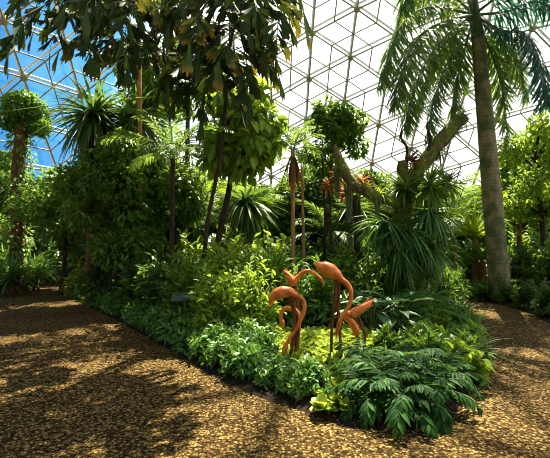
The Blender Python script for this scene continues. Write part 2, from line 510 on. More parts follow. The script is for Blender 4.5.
def bush(name, label, cat, rx, ry, h, n, k, tpl, ll, lw, mat, seed, loc=(0, 0, 0), group=None, **kw):
    rg = np.random.default_rng(seed)
    t = thing(name, label, cat, loc, group=group)
    lf, st = MB(), MB()
    shoots(rg, rx, ry, h, n, k, tpl, ll, lw, lf, st, **kw)
    st.build('stems', M['bark_dark'], t)
    lf.build('foliage', mat, t)
    return t

def crown(rg, mb, centres, n, tpl, ll, lw, droop=.3, curl=.25, shell=.55):
    """leaf clusters: centres = (x, y, z, r); leaves grow outwards from twigs inside each ball"""
    P, D, U, LL = [], [], [], []
    for (x, y, z, r) in centres:
        c = np.array([x, y, z])
        m = int(n)
        d0 = nrm(rg.normal(size=(m, 3)))
        rad = r * (shell + (1 - shell) * rg.uniform(0, 1, m) ** .5)
        p = c + d0 * rad[:, None] * np.array([1, 1, .85])
        dd = nrm(d0 * .8 + rg.normal(size=(m, 3)) * .55 - UP * droop)
        uu = nrm(d0 * .6 + UP * .8 + rg.normal(size=(m, 3)) * .3)
        P.append(p); D.append(dd); U.append(uu); LL.append(ll * rg.uniform(.65, 1.2, m))
    P, D, U, LL = np.vstack(P), np.vstack(D), np.vstack(U), np.concatenate(LL)
    mb.leaves(tpl, P, D, U, LL, LL * lw, curl=curl)

def blob_centres(rg, c, rx, ry, rz, n, r):
    out = []
    for _ in range(n):
        d = nrm(rg.normal(size=3)) * rg.uniform(.35, 1) ** .5
        out.append((c[0] + d[0] * rx, c[1] + d[1] * ry, c[2] + d[2] * rz, r * rg.uniform(.75, 1.2)))
    return out

def tree(name, label, cat, loc, trunk, tr, centres, n, tpl, ll, lw, leafm, barkm, seed, droop=.3, branches=True, group=None, curl=.25, shell=.45):
    """trunk = points relative to loc; every leaf cluster hangs on a branch of its own"""
    rg = np.random.default_rng(seed)
    t = thing(name, label, cat, loc, group=group)
    tk = MB()
    C = smooth(trunk, 20)
    tk.tube(C, tr, 10, rough=.06, seed=seed)
    tk.build('trunk', barkm, t)
    if branches:
        br = MB()
        for (x, y, z, r) in centres:
            e = np.array([x, y, z])
            i = int(np.argmin(np.linalg.norm(C - e, axis=1) + np.maximum(0, C[:, 2] - z + .3) * 2))
            s = C[max(2, min(i, len(C) - 1))]
            m = (s + e) / 2 + np.array([0, 0, .12])
            br.tube(smooth([s, m, e], 6), [tr[-1] * .8, .012], 5)
            for _ in range(4):
                g = e + nrm(rg.normal(size=3)) * r * .9
                br.tube(smooth([e, (e + g) / 2 + UP * .05, g], 3), [.012, .005], 4)
        br.build('branches', barkm, t)
    lf = MB(); crown(rg, lf, centres, n, tpl, ll, lw, droop, curl, shell)
    lf.build('foliage', leafm, t)
    return t

def pinnate(mb, pts, n, lenf, wid, ang=55, droop=.15, lift=.2, tpl=T_LEAFLET, t0=.12, rg=None, curl=.2, jit=.08, mi=0):
    """leaflets along both sides of a midrib"""
    rg = rg or np.random.default_rng(1)
    C = np.asarray(pts, float)
    m = len(C) - 1
    P, D, U, LL = [], [], [], []
    for k in range(n):
        t = t0 + (1 - t0) * (k + .5) / n
        for sd in (-1, 1):
            tt = min(1, t + rg.uniform(-.3, .3) / n)
            s = tt * m; i = min(int(s), m - 1)
            p = C[i] + (C[i + 1] - C[i]) * (s - i)
            T = nrm(C[i + 1] - C[i])
            S = np.cross(T, UP)
            S = nrm(S) if np.linalg.norm(S) > .05 else np.array([1.0, 0, 0])
            N = np.cross(S, T)
            a = math.radians(ang * (1 - .45 * t))
            d = T * math.cos(a) + S * sd * math.sin(a) + N * lift - UP * droop + rg.normal(size=3) * jit
            P.append(p); D.append(nrm(d)); U.append(nrm(N + UP * .2 + rg.normal(size=3) * .15)); LL.append(lenf(t) * rg.uniform(.88, 1.1))
    LL = np.array(LL)
    W = np.minimum(wid, LL * .5)
    mb.leaves(tpl, P, D, U, LL, W, mi=mi, curl=curl)

def arch(L, el, bend, n=14):
    """a rib of length L that leaves at elevation el and bends down by `bend` radians along +Y"""
    p = np.zeros(3); out = [p.copy()]
    for i in range(n):
        e = el - bend * ((i + .5) / n) ** 1.2
        p = p + np.array([0, math.cos(e), math.sin(e)]) * L / n
        out.append(p.copy())
    return np.array(out)

def frond_mesh(name, L, el, bend, n, leaflet, wid, leafm, ribm, rib_r=.012, **kw):
    C = arch(L, el, bend)
    lf, rb = MB(), MB()
    pinnate(lf, C, n, lambda t: leaflet * max(.15, math.sin(PI * min(1, t * .9 + .08)) ** .7), wid, **kw)
    rb.tube(C, [rib_r, rib_r * .3], 5)
    return lf.mesh(name, leafm), rb.mesh('midrib', ribm)

def put_frond(meshes, parent, az, z=0.0, s=1.0, off=0.0, tilt=0.0):
    o = link('frond', meshes[0], parent)
    o.rotation_euler = (tilt, 0, az); o.scale = (s, s, s)
    o.location = (-math.sin(az) * off, math.cos(az) * off, z)
    r = link('midrib', meshes[1], o)
    return o

def strap_rosette(rg, mb, c, n, L, W, e0=75, e1=5, curl=.35, tpl=T_STRAP, spread=.02):
    az = rg.uniform(0, 2 * PI, n)
    el = np.radians(np.linspace(e0, e1, n) + rg.uniform(-10, 10, n))
    D = np.stack([np.cos(az) * np.cos(el), np.sin(az) * np.cos(el), np.sin(el)], -1)
    U = np.stack([-np.cos(az) * np.sin(el), -np.sin(az) * np.sin(el), np.cos(el)], -1) + rg.normal(size=(n, 3)) * .1
    P = np.array(c) + D * spread
    mb.leaves(tpl, P, D, U, L * rg.uniform(.75, 1.15, n), W * rg.uniform(.8, 1.1, n), curl=curl * rg.uniform(.5, 1.4, n))

class Proto:
    """the first put() moves the built plant itself, later ones copy it"""
    def __init__(self, root):
        self.root, self.used = root, False
    def put(self, loc, rz=0.0, s=1.0, label=None, group=None):
        if not self.used:
            self.used = True
            r = self.root
            r.location = loc; r.rotation_euler = (0, 0, rz); r.scale = (s,) * 3 if np.isscalar(s) else s
            if label: r['label'] = label
            if group: r['group'] = group
            return r
        return dup(self.root, loc, rz, s, label, group)

BZ = .04          # top of the beds

# ---- low hedge along the left path --------------------------------------------------
hedge = [Proto(bush('hedge_shrub', 'low border hedge shrub', 'shrub', .40, .40, .46, 95, 9, T_LAN, .105, .40, M['hedge'], 40 + i, low=-.12, z0=.05, start=.3, lean=.6, curl=.3)) for i in range(3)]
path_pts = np.array(EDGE)
seg = np.linalg.norm(np.diff(path_pts, axis=0), axis=1); cum = np.concatenate([[0], np.cumsum(seg)])
def along(d):
    i = min(int(np.searchsorted(cum, d, 'right')) - 1, len(seg) - 1)
    t = (d - cum[i]) / seg[i]
    p = path_pts[i] + (path_pts[i + 1] - path_pts[i]) * t
    T = (path_pts[i + 1] - path_pts[i]) / seg[i]
    return p, np.array([-T[1], T[0]])
ORD = ['first', 'second', 'third', 'fourth', 'fifth', 'sixth', 'seventh', 'eighth', 'ninth', 'tenth', 'eleventh', 'twelfth', 'thirteenth', 'fourteenth', 'fifteenth', 'sixteenth', 'seventeenth', 'eighteenth', 'nineteenth', 'twentieth']
rg = np.random.default_rng(5)
for row, off, cnt in ((0, .34, 22), (1, .85, 20)):
    for k in range(cnt):
        d = .15 + (cum[-1] - (.40 if row == 0 else 1.9)) * k / (cnt - 1)
        p, nn = along(d)
        p = p + nn * (off + rg.uniform(-.05, .05))
        far = k < cnt // 2
        o = ORD[k] if far else ORD[cnt - 1 - k]
        rw = 'path-edge row' if row == 0 else 'inner row'
        if k > cnt - 5: p = p + nn * .02
        lab = f'low leafy hedge shrub along left path, {o} of the {rw} from its {"far" if far else "near"} end'
        hedge[k % 3].put((p[0], p[1], BZ - .02), rg.uniform(0, 6), rg.uniform(.85, 1.1) * (1.0 if row == 0 else 1.12) * (1 - .22 * max(0, (k - cnt + 7) / 6)), lab, 'hedge shrubs along the left path')

# ---- lime rosettes round the flamingo legs ------------------------------------------
rosettes = []
for s in range(3):
    mb = MB(); rgs = np.random.default_rng(70 + s)
    strap_rosette(rgs, mb, (0, 0, 0), 20, .125, .085, 75, 8, .25, T_ROUND, .01)
    o = mb.build('rosette_plant', M['lime']); tag(o, 'lime green leafy rosette in the low ground cover around the flamingo sculpture legs', 'ground cover plant', 'lime ground cover rosettes')
    rosettes.append(Proto(o))
rg = np.random.default_rng(8)
spots = []
for _ in range(4000):
    Y = rg.uniform(3.78, 7.2); x = rg.uniform(-.4, 2.0)
    if Y < 4.6 and x > .75 or Y < 4.15 and x < .42 or Y < 5.0 and x < .12: continue
    u = 275 + x / Y * F
    lo = .25 + max(0, (4.6 - Y)) * .0 + (Y - 4.1) * .0
    if u < 280 or u > 372 or (u > 345 and Y < 5.2): continue
    if all((x - a) ** 2 + (Y - b) ** 2 > .145 ** 2 for a, b in spots):
        spots.append((x, Y))
for k, (x, Y) in enumerate(spots[:190]):
    rosettes[k % 3].put((x, Y, BZ + .01), rg.uniform(0, 6), rg.uniform(.8, 1.25))

# ---- ferns in the foreground and along the island's right edge -----------------------
fern_m = [frond_mesh('frond', .74, math.radians(e), b, 15, .19, .044, M['fern'], M['rib_dark'], .006, ang=58, droop=.30, lift=.10, tpl=T_LAN, rg=np.random.default_rng(3 + i), curl=.25) for i, (e, b) in enumerate(((80, 1.7), (66, 1.9), (50, 1.9), (32, 1.6)))]
def make_fern(seed, n=17):
    rgf = np.random.default_rng(seed)
    t = thing('fern', 'dark green fern', 'fern')
    for k in range(n):
        put_frond(fern_m[min(3, int(k / n * 4))], t, k * 2.4 + rgf.uniform(-.3, .3), .03, rgf.uniform(.75, 1.1), .03)
    return t
ferns = [Proto(make_fern(11)), Proto(make_fern(12))]
FERN = [(.90, 4.00, .80, 'dark green fern at left end of the foreground clump, beside lime rosettes'),
        (1.18, 3.86, .92, 'dark arching fern at the very front of the foreground clump'),
        (1.50, 4.08, .9, 'dark fern at right front of the foreground clump, over the path edge'),
        (1.18, 4.42, 1.0, 'tall dark fern in the middle of the foreground clump'),
        (1.52, 4.72, 1.0, 'dark fern at the back of the foreground clump, right of centre'),
        (1.12, 4.95, .75, 'fern at the back of the foreground clump nearest the flamingo legs'),
        (1.84, 4.52, .85, 'fern at right end of the foreground clump by the path bend')]
for i, (x, Y, s, lab) in enumerate(FERN):
    ferns[i % 2].put((x, Y, BZ), i * 1.3, s, lab, 'ferns in the foreground clump')

low = [Proto(bush('ground_shrub', 'low shrub', 'shrub', .34, .34, .42, 50, 8, T_LAN, .13, .34, M['mid'], 90, low=0, lean=.5)),
       Proto(bush('ground_shrub', 'low shrub', 'shrub', .34, .34, .38, 46, 8, T_OV, .12, .6, M['light'], 91, low=0, lean=.6))]
grass = []
for s in range(2):
    mb = MB(); strap_rosette(np.random.default_rng(95 + s), mb, (0, 0, 0), 46, .48, .028, 85, 15, .5)
    o = mb.build('grassy_plant', M['strap']); tag(o, 'grassy tuft', 'grassy plant'); grass.append(Proto(o))
g_right = 'low plants along the right edge of the island bed'
for i, (pr, x, Y, s, lab) in enumerate([
    (low[1], 2.22, 4.85, .95, 'low bright green shrub at the path bend right of the foreground ferns'),
    (low[0], 2.50, 5.35, .95, 'low mid-green shrub edging right path just beyond the bright one at the bend'),
    (grass[0], 2.85, 5.85, .95, 'grassy tuft spilling onto right path, nearest of the tufts on that edge'),
    (low[1], 3.05, 6.45, .9, 'low fresh-green shrub on right path edge between two grassy tufts'),
    (grass[1], 3.40, 7.05, 1.0, 'grassy tuft on right path edge halfway back along the island'),
    (low[0], 3.65, 7.8, 1.0, 'low shrub on right path edge beyond the halfway tuft'),
    (grass[0], 3.95, 8.7, 1.1, 'grassy tuft near the far end of the right path edge'),
    (low[1], 4.10, 9.5, 1.1, 'low shrub at the far end of the island where right path disappears'),
    (low[0], 2.05, 5.55, 1.0, 'low shrub behind the foreground ferns, right of the flamingo sculptures'),
    (low[1], 2.40, 6.25, 1.0, 'low fresh shrub inside the island, behind the path bend'),
    (low[0], 2.85, 7.25, 1.1, 'low shrub in front of the broad-leaved clump, right side'),
    (grass[1], 2.30, 6.95, .8, 'grassy tuft in front of the broad-leaved clump'),
    (low[0], 3.25, 8.3, 1.3, 'shrub behind the halfway tuft, right of the broad-leaved clump'),
    (low[0], 1.75, 6.15, .8, 'small shrub right behind the rightmost flamingo sculpture')]):
    pr.put((x, Y, BZ), i * 1.7, s, lab, g_right)

# ---- broad-leaved clumps --------------------------------------------------------------
def leaf_stalk_plant(name, lab, cat, seed, n, L, W, mat, stalk=.5, group=None, e0=85, e1=25, each=True):
    """leaves on stalks of their own, each leaf a part"""
    rgp = np.random.default_rng(seed)
    t = thing(name, lab, cat, group=group)
    for k in range(n):
        az = k * 2.4 + rgp.uniform(-.3, .3)
        el = math.radians(e0 + (e1 - e0) * k / (n - 1))
        d = np.array([math.cos(az) * math.cos(el), math.sin(az) * math.cos(el), math.sin(el)])
        s = stalk * rgp.uniform(.8, 1.2)
        C = smooth([(0, 0, 0), d * s * .6 + UP * s * .1, d * s], 6)
        h = np.array([math.cos(az), math.sin(az), 0])
        dd = nrm(h * 1.0 + UP * (math.sin(el) - .45))
        mb = MB()
        mb.leaves(T_BIG, [C[-1]], [dd], [UP - h * .2], [L * rgp.uniform(.8, 1.15)], [W * rgp.uniform(.85, 1.1)], curl=.35)
        mb.tube(C, [.012, .007], 5, mi=1)
        mb.build('leaf', [mat, M['rib']], t)
    return t
broad = Proto(leaf_stalk_plant('broad_leaved_plant', 'x', 'plant', 31, 20, .55, .17, M['big'], .55))
for i, (u, Y, s, lab) in enumerate([
    (372, 7.3, .95, 'dark broad-leaved plant right behind the rightmost flamingo sculpture'),
    (397, 7.5, 1.0, 'dark broad-leaved plant with arching striped leaves right of the flamingo sculptures'),
    (421, 8.0, 1.0, 'broad-leaved plant at the right end of its clump, below the mossy tree'),
    (346, 8.0, .9, 'broad-leaved plant behind the tallest flamingo sculpture')]):
    broad.put((gx(u, Y), Y, BZ), i * 1.1, s, lab, 'broad-leaved plants behind the flamingos')

# ---- shrubs of the island, behind the hedge --------------------------------------------
shr_l = [Proto(bush('leafy_shrub', 'x', 'shrub', .75, .75, 1.7, 120, 9, T_OV, .17, .42, M['light'], 50 + i, low=.0, start=.3)) for i in range(2)]
shr_m = [Proto(bush('leafy_shrub', 'x', 'shrub', .75, .75, 1.7, 120, 9, T_LAN, .19, .36, M['mid'], 55 + i, low=.0, start=.3)) for i in range(2)]
shr_d = [Proto(bush('leafy_shrub', 'x', 'shrub', .80, .80, 1.7, 110, 9, T_OV, .20, .5, M['dark'], 60 + i, low=.0, start=.3)) for i in range(2)]
SH = [
    (shr_l[0], 218, 6.6, .80, 'fresh green shrub just behind the hedge, left of the flamingo sculptures'),
    (shr_l[1], 250, 6.9, .85, 'fresh green shrub directly left of the flamingo sculptures'),
    (shr_m[0], 190, 7.6, .90, 'mid-green shrub behind the small plaque on posts'),
    (shr_l[0], 228, 8.0, 1.10, 'sunlit tall shrub rising behind the hedge, left of centre'),
    (shr_m[1], 262, 8.2, 1.05, 'mid-green shrub behind the leftmost flamingo sculpture'),
    (shr_l[1], 196, 9.2, 1.20, 'sunlit shrub under the leaning dark trunk'),
    (shr_m[0], 290, 7.9, .80, 'shrub between the left pair of flamingo sculptures and the slim palms'),
    (shr_m[1], 318, 8.2, .85, 'shrub directly behind the tall flamingo sculpture'),
    (shr_d[0], 165, 8.6, .90, 'dark shrub left of the plaque, behind the hedge'),
    (shr_d[1], 140, 9.3, .85, 'dark shrub under the big dark tree, right of its stems'),
    (shr_d[0], 102, 10.8, .80, 'dark shrub at the foot of the big dark tree, behind hedge far end'),
    (shr_m[0], 352, 9.4, 1.00, 'shrub beneath the arching mossy branch'),
    (shr_d[1], 330, 10.2, 1.10, 'dark shrub behind the two slim palms, on their right'),
    (shr_l[0], 268, 9.9, 1.20, 'light shrub left of the two slim palms'),
    (shr_d[0], 292, 11.2, 1.15, 'dark shrub behind the slim palms trunks'),
    (shr_m[1], 236, 10.4, 1.25, 'tall shrub behind the sunlit one, below the broad-leaved tree'),
    (shr_d[1], 372, 10.4, 1.05, 'dark shrub left of the mossy tree foot'),
    (shr_m[0], 445, 9.9, .80, 'shrub right of the mossy tree foot by the path end'),
    (shr_m[1], 412, 9.0, .65, 'low shrub hiding the foot of the mossy tree'),
    (shr_d[0], 424, 12.0, 1.1, 'dark shrub behind the mossy tree foot, right side'),
    (shr_m[0], 392, 12.4, 1.1, 'shrub behind the mossy tree foot, left side'),
    (shr_l[1], 82, 12.4, .75, 'sunlit small shrub at the hedge far end on the left path'),
]
for i, (pr, u, Y, s, lab) in enumerate(SH):
    pr.put((gx(u, Y), Y, BZ), i * 2.1, s, lab, 'shrubs of the island bed')

# ---- right-hand bed --------------------------------------------------------------------
RB = [
    (shr_d[0], 548, 8.9, .50, 'dark low shrub at right picture edge, beside the path'),
    (shr_d[1], 527, 10.0, .42, 'dark low shrub on right path border, second from the right edge'),
    (shr_m[0], 506, 11.0, .42, 'low shrub on right path border in front of the tall palm'),
    (low[0], 486, 11.6, 1.35, 'low pale-tipped plant on right path border, left of the tall palm foot'),
    (grass[0], 470, 12.2, 1.4, 'grassy tuft where the right path meets the far border'),
    (low[1], 456, 12.8, 1.4, 'low fresh plant at the far end of right path border'),
    (shr_d[0], 530, 12.2, 1.05, 'dark leafy shrub right of the tall palm trunk'),
    (shr_m[1], 556, 11.2, 1.20, 'leafy shrub at right picture edge behind the dark low shrub'),
    (shr_d[1], 470, 14.6, 1.00, 'dark shrub left of the tall palm trunk'),
    (shr_m[0], 447, 15.2, 1.10, 'shrub in the haze between mossy tree and tall palm'),
    (shr_m[1], 516, 15.0, 1.30, 'tall shrub behind the tall palm trunk, on its right'),
    (shr_l[0], 543, 14.5, 1.60, 'tall sunlit shrub behind the right border, right of the palm'),
]
for i, (pr, u, Y, s, lab) in enumerate(RB):
    pr.put((gx(u, Y), Y, BZ), i * 1.3, s, lab, 'plants of the right-hand border')

# ---- left-hand bed ---------------------------------------------------------------------
strapb = []
for s in range(2):
    t = thing('strap_leaved_plant', 'x', 'plant')
    rgs = np.random.default_rng(140 + s); mb = MB()
    for c in range(6):
        strap_rosette(rgs, mb, (rgs.uniform(-.35, .35), rgs.uniform(-.35, .35), rgs.uniform(.1, .7)), 22, .75, .07, 80, -5, .45)
    mb.build('foliage', M['strap'], t)
    st = MB()
    for c in range(6):
        st.tube([(rgs.uniform(-.3, .3), rgs.uniform(-.3, .3), -.05), (rgs.uniform(-.3, .3), rgs.uniform(-.3, .3), .6)], .02, 5)
    st.build('stems', M['bark_dark'], t)
    strapb.append(Proto(t))
LB = [
    (strapb[0], 8, 12.6, 1.0, 'strap-leaved clump at left picture edge beside the path'),
    (strapb[1], 34, 14.2, 1.0, 'strap-leaved clump on left path border, right of the edge clump'),
    (strapb[0], 14, 14.8, 1.35, 'taller strap-leaved clump behind the edge clump, below the vine-clad trunk'),
    (strapb[1], 44, 17.0, 1.1, 'strap-leaved clump at the far end of the left path, left side'),
    (shr_m[0], 0, 15.2, 1.25, 'mid-green shrub at left picture edge behind the strap-leaved clumps'),
    (shr_d[0], 40, 19.0, 1.35, 'dark shrub behind the far end of the left path'),
    (shr_d[1], 66, 20.6, 1.40, 'dark shrub closing the left path at its far end'),
    (shr_d[0], 92, 17.5, 1.40, 'dark shrub right of the left path end, behind the big tree'),
]
for i, (pr, u, Y, s, lab) in enumerate(LB):
    pr.put((gx(u, Y), Y, BZ), i * 1.9, s, lab, 'plants of the left-hand border')

# ---- big dark tree on the left with several thin stems ---------------------------------
rg = np.random.default_rng(21)
x0, Y0 = gx(120, 10.5), 10.5
cs = blob_centres(rg, (.0, .2, 3.15), 1.55, 1.2, 1.1, 24, .5) + blob_centres(rg, (.15, 0, 1.7), 1.2, 1.0, .5, 10, .42)
tree('dark_tree', 'big dark leafy tree with dark stems, left of centre behind the hedge', 'tree', (x0, Y0, BZ), [(0, 0, -.1), (-.08, 0, .9), (.02, .05, 1.8), (.05, .1, 2.8)], [.075, .05], cs, 360, T_OV, .165, .46, M['mid'], M['bark_dark'], 22, .35)
x0, Y0 = gx(62, 13.0), 13.0
cs = blob_centres(rg, (0, 0, 3.0), 1.1, .9, 1.0, 12, .5)
tree('dark_tree', 'leafy tree between the vine-clad trunk and the big dark tree', 'tree', (x0, Y0, BZ), [(0, 0, -.1), (.1, 0, 1.2), (0, 0, 3)], [.09, .04], cs, 260, T_OV, .18, .5, M['mid'], M['bark_dark'], 23, .35)
x0, Y0 = gx(172, 11.4), 11.4
cs = blob_centres(rg, (.1, 0, 2.9), 1.05, .9, .75, 13, .46)
tree('dark_tree', 'leafy tree with small leaves just right of the big dark tree', 'tree', (x0, Y0, BZ), [(0, 0, -.1), (.12, 0, 1.3), (.1, 0, 2.8)], [.07, .04], cs, 290, T_OV, .15, .46, M['mid'], M['bark_dark'], 24, .3)
for k, (u, v, Y, lab) in enumerate([(112, 215, 10.0, 'thin dark stem left of the big dark tree trunk'), (135, 210, 10.1, 'thin dark stem right of the big dark tree trunk')]):
    o = MB(); b = at(u + (6 if k else -4), 285, Y); tp = at(u, v - 20, Y)
    o.tube(smooth([(b.x, Y, 0), ((b.x + tp.x) / 2 + .06, Y, tp.z / 2), tuple(tp)], 10), [.035, .02], 6)
    tag(o.build('bare_sapling', M['bark_dark']), lab, 'stem')

# ---- vine-clad trunk with a round crown, far left ---------------------------------------
rg = np.random.default_rng(33)
x0, Y0 = gx(16, 13.5), 13.5
top = 5.9
cs = blob_centres(rg, (.15, 0, top + .25), .5, .5, .45, 9, .42) + [(.75, 0, top - .35, .3), (-.45, 0, top - .1, .3)]
tree('round_crowned_tree', 'tree with round leafy crown on a thick vine-clad trunk, far left against blue sky', 'tree', (x0, Y0, BZ), [(0, 0, -.1), (.05, 0, 2), (.0, 0, 4), (.15, 0, top)], [.24, .19, .2], cs, 260, T_OV, .15, .6, M['mid'], M['bark_brown'], 34, .3, branches=False)
mb = MB()
P, D, U = [], [], []
for k in range(900):
    z = rg.uniform(.6, top - .2); a = rg.uniform(0, 2 * PI); r = .25 + abs(rg.normal()) * .12
    P.append((x0 + .05 + r * math.cos(a), Y0 + r * math.sin(a), z)); D.append(nrm(np.array([math.cos(a), math.sin(a), -.7]) + rg.normal(size=3) * .4)); U.append((math.cos(a), math.sin(a), .8))
mb.leaves(T_OV, P, D, U, rg.uniform(.1, .2, 900), rg.uniform(.06, .12, 900))
tag(mb.build('climbing_vine', M['mid']), 'leafy vine climbing the thick trunk at far left', 'vine')

# ---- drooping narrow-leaved crowns (dracaena-like) ---------------------------------------
def drooper(name, lab, loc, h, lean, n, L, seed, tr=.11):
    rgd = np.random.default_rng(seed)
    t = thing(name, lab, 'palm-like tree', loc)
    tk = MB(); tk.tube(smooth([(0, 0, -.1), (lean * .4, 0, h * .5), (lean, 0, h)], 14), [tr, tr * .8], 9, rough=.07); tk.build('trunk', M['bark_brown'], t)
    lf = MB()
    strap_rosette(rgd, lf, (lean, 0, h), int(n * 2), L, .085, 60, -80, .8)
    lf.build('foliage', M['drac'], t)
    dd = MB(); strap_rosette(rgd, dd, (lean, 0, h - .15), n // 4, L * .8, .06, -60, -85, .05); dd.build('dead_leaves', M['dead'], t)
    return t
drooper('dracaena', 'tree with drooping narrow leaves and brown trunk above the big dark tree, upper left', (gx(90, 10.8), 10.8, BZ), 5.0, .05, 150, 1.25, 41)
drooper('dracaena', 'drooping narrow-leaved tree right of the other drooping one, partly behind fishtail fronds', (gx(128, 11.6), 11.6, BZ), 5.2, .15, 130, 1.2, 42, .08)

# ---- feathery palms -----------------------------------------------------------------------
areca_m = [frond_mesh('frond', 1.7, math.radians(e), b, 30, .42, .035, M['palm'], M['rib'], .012, ang=58, droop=.25, lift=.2, rg=np.random.default_rng(120 + i)) for i, (e, b) in enumerate(((78, 1.3), (55, 1.6), (30, 1.5)))]
areca_l = [(bpy.data.meshes.new_from_object(link('tmp', a[0])) if False else a[0].copy(), a[1]) for a in areca_m]
for a in areca_l:
    a[0].materials.clear(); a[0].materials.append(M['light'])
def feather_palm(lab, loc, h, n, seed, meshes, s=1.0, lean=0.0, tr=.06, bark='bark_tan', skirt=False, group=None):
    rgp = np.random.default_rng(seed)
    t = thing('feather_palm', lab, 'palm', loc, group=group)
    tk = MB(); tk.tube(smooth([(0, 0, -.1), (lean * .3, 0, h * .5), (lean, 0, h)], 12), [tr, tr * .85], 9); tk.build('trunk', M[bark], t)
    for k in range(n):
        o = put_frond(meshes[min(len(meshes) - 1, int(k / n * len(meshes)))], t, k * 2.4 + rgp.uniform(-.3, .3), h, s * rgp.uniform(.8, 1.1), .03)
        o.location.x += lean
    if skirt:
        d = MB(); strap_rosette(rgp, d, (lean, 0, h - .05), 60, .85, .06, -70, -88, .02); d.build('dead_leaves', M['dead'], t)
    return t
feather_palm('small feathery palm with arching fronds left of the leaning dark trunk', (gx(172, 8.8), 8.8, BZ), 3.45, 13, 51, areca_m, 1.0, bark='bark_dark')
feather_palm('feathery palm behind the broad-leaved tree, showing yellow-green fronds', (gx(206, 13.0), 13.0, BZ), 3.0, 13, 52, areca_l, 1.2)
feather_palm('pale sunlit feathery palm behind the gap left of the slim palms', (gx(258, 15.0), 15.0, BZ), 2.6, 12, 53, areca_l, 1.3)
slim_m = [frond_mesh('frond', .95, math.radians(e), b, 20, .30, .03, M['palm'], M['rib'], .01, ang=50, droop=.2, lift=.2, rg=np.random.default_rng(130 + i)) for i, (e, b) in enumerate(((80, .9), (60, 1.5), (35, 1.8)))]
feather_palm('left one of two slim tan palms, with brown dead leaf skirt, behind the flamingos', (gx(293, 9.6), 9.6, BZ), 3.85, 11, 54, slim_m, 1.0, 0, .055, skirt=True)
feather_palm('right one of two slim tan palms, thinner and shorter, behind the flamingos', (gx(304, 9.9), 9.9, BZ), 3.5, 7, 55, slim_m, .7, -.05, .04)

# ---- royal palm on the right ---------------------------------------------------------------
Yp = 11.5
base, topp = at(501, 285, Yp), at(478, 38, Yp)
t = thing('royal_palm', 'tall palm with thick grey trunk and feathery crown, right side', 'palm', (base.x, Yp, 0))
tk = MB()
lx, hz = topp.x - base.x, topp.z
tk.tube(smooth([(0, 0, -.1), (lx * .3, 0, hz * .3), (lx * .7, 0, hz * .7), (lx, 0, hz)], 24), [.31, .275, .25, .215, .18], 16, rough=.015)
tk.build('trunk', M['palm_bark'], t)
tk = MB(); tk.tube(smooth([(lx, 0, hz - .05), (lx - .06, 0, hz + .5), (lx - .1, 0, hz + 1.1)], 10), [.185, .17, .11], 14); tk.build('crownshaft', M['shaft'], t)
CT = np.array([lx - .1, 0, hz + .7])
def royal_frond(path, mat, seed, n=85, leaf=.85):
    """rib from the crown through the given points (u, v, Y); leaflets hang from it"""
    rgr = np.random.default_rng(seed)
    C = smooth([CT] + [np.array(at(*q)) - np.array([base.x, Yp, 0]) for q in path], 26)
    lf = MB()
    prof = lambda q: leaf * (.35 + .65 * math.sin(PI * min(1, q * .85 + .12)) ** .6)
    pinnate(lf, C, n, prof, .045, ang=66, droop=.30, lift=.15, rg=rgr, curl=.35, jit=.20, t0=.14)
    pinnate(lf, C, n // 2, lambda q: prof(q) * .95, .045, ang=60, droop=.75, lift=-.15, rg=rgr, curl=.3, jit=.22, t0=.18)
    lf.tube(C, [.045, .030, .008], 6, mi=1)
    lf.build('frond', [mat, M['rib']], t)
for i, (path, mt) in enumerate([
    ([(440, 8, 11.0), (412, 14, 10.5), (392, 45, 10.2), (382, 84, 10.0)], 'palm'),
    ([(448, 34, 11.0), (428, 60, 10.6), (413, 95, 10.4), (405, 128, 10.3)], 'palm'),
    ([(456, 46, 11.6), (443, 75, 11.6), (432, 108, 11.6), (428, 140, 11.6)], 'palm'),
    ([(450, -5, 12.3), (425, -8, 12.8), (402, 15, 13.0), (392, 50, 13.0)], 'palm'),
    ([(444, 22, 10.4), (420, 36, 9.8), (404, 66, 9.4), (396, 104, 9.2)], 'palm'),
    ([(452, 40, 12.0), (438, 62, 12.4), (424, 84, 12.6), (414, 112, 12.8)], 'palm'),
    ([(462, 60, 12.2), (455, 90, 12.4), (452, 122, 12.4)], 'palm'),
    ([(492, 55, 12.3), (502, 90, 12.6), (507, 140, 12.6)], 'palm'),
    ([(500, 30, 11.0), (524, 34, 10.5), (540, 62, 10.2), (546, 104, 10.0)], 'teal'),
    ([(505, 12, 11.4), (540, 2, 11.2), (568, 30, 11.0), (575, 80, 10.8)], 'teal'),
    ([(498, 40, 12.2), (516, 62, 12.5), (527, 98, 12.5)], 'palm'),
    ([(500, -5, 10.9), (535, -25, 10.2), (560, -5, 9.8), (572, 40, 9.6)], 'teal'),
    ([(455, -30, 11.0), (430, -50, 10.0), (412, -25, 9.4), (404, 10, 9.2)], 'palm'),
    ([(485, -45, 11.0), (495, -70, 10.0), (505, -60, 9.2), (512, -20, 8.6)], 'teal'),
    ([(470, -30, 12.4), (465, -40, 13.4), (455, -10, 14.2), (450, 40, 14.6)], 'palm')]):
    royal_frond(path, M[mt], 150 + i)

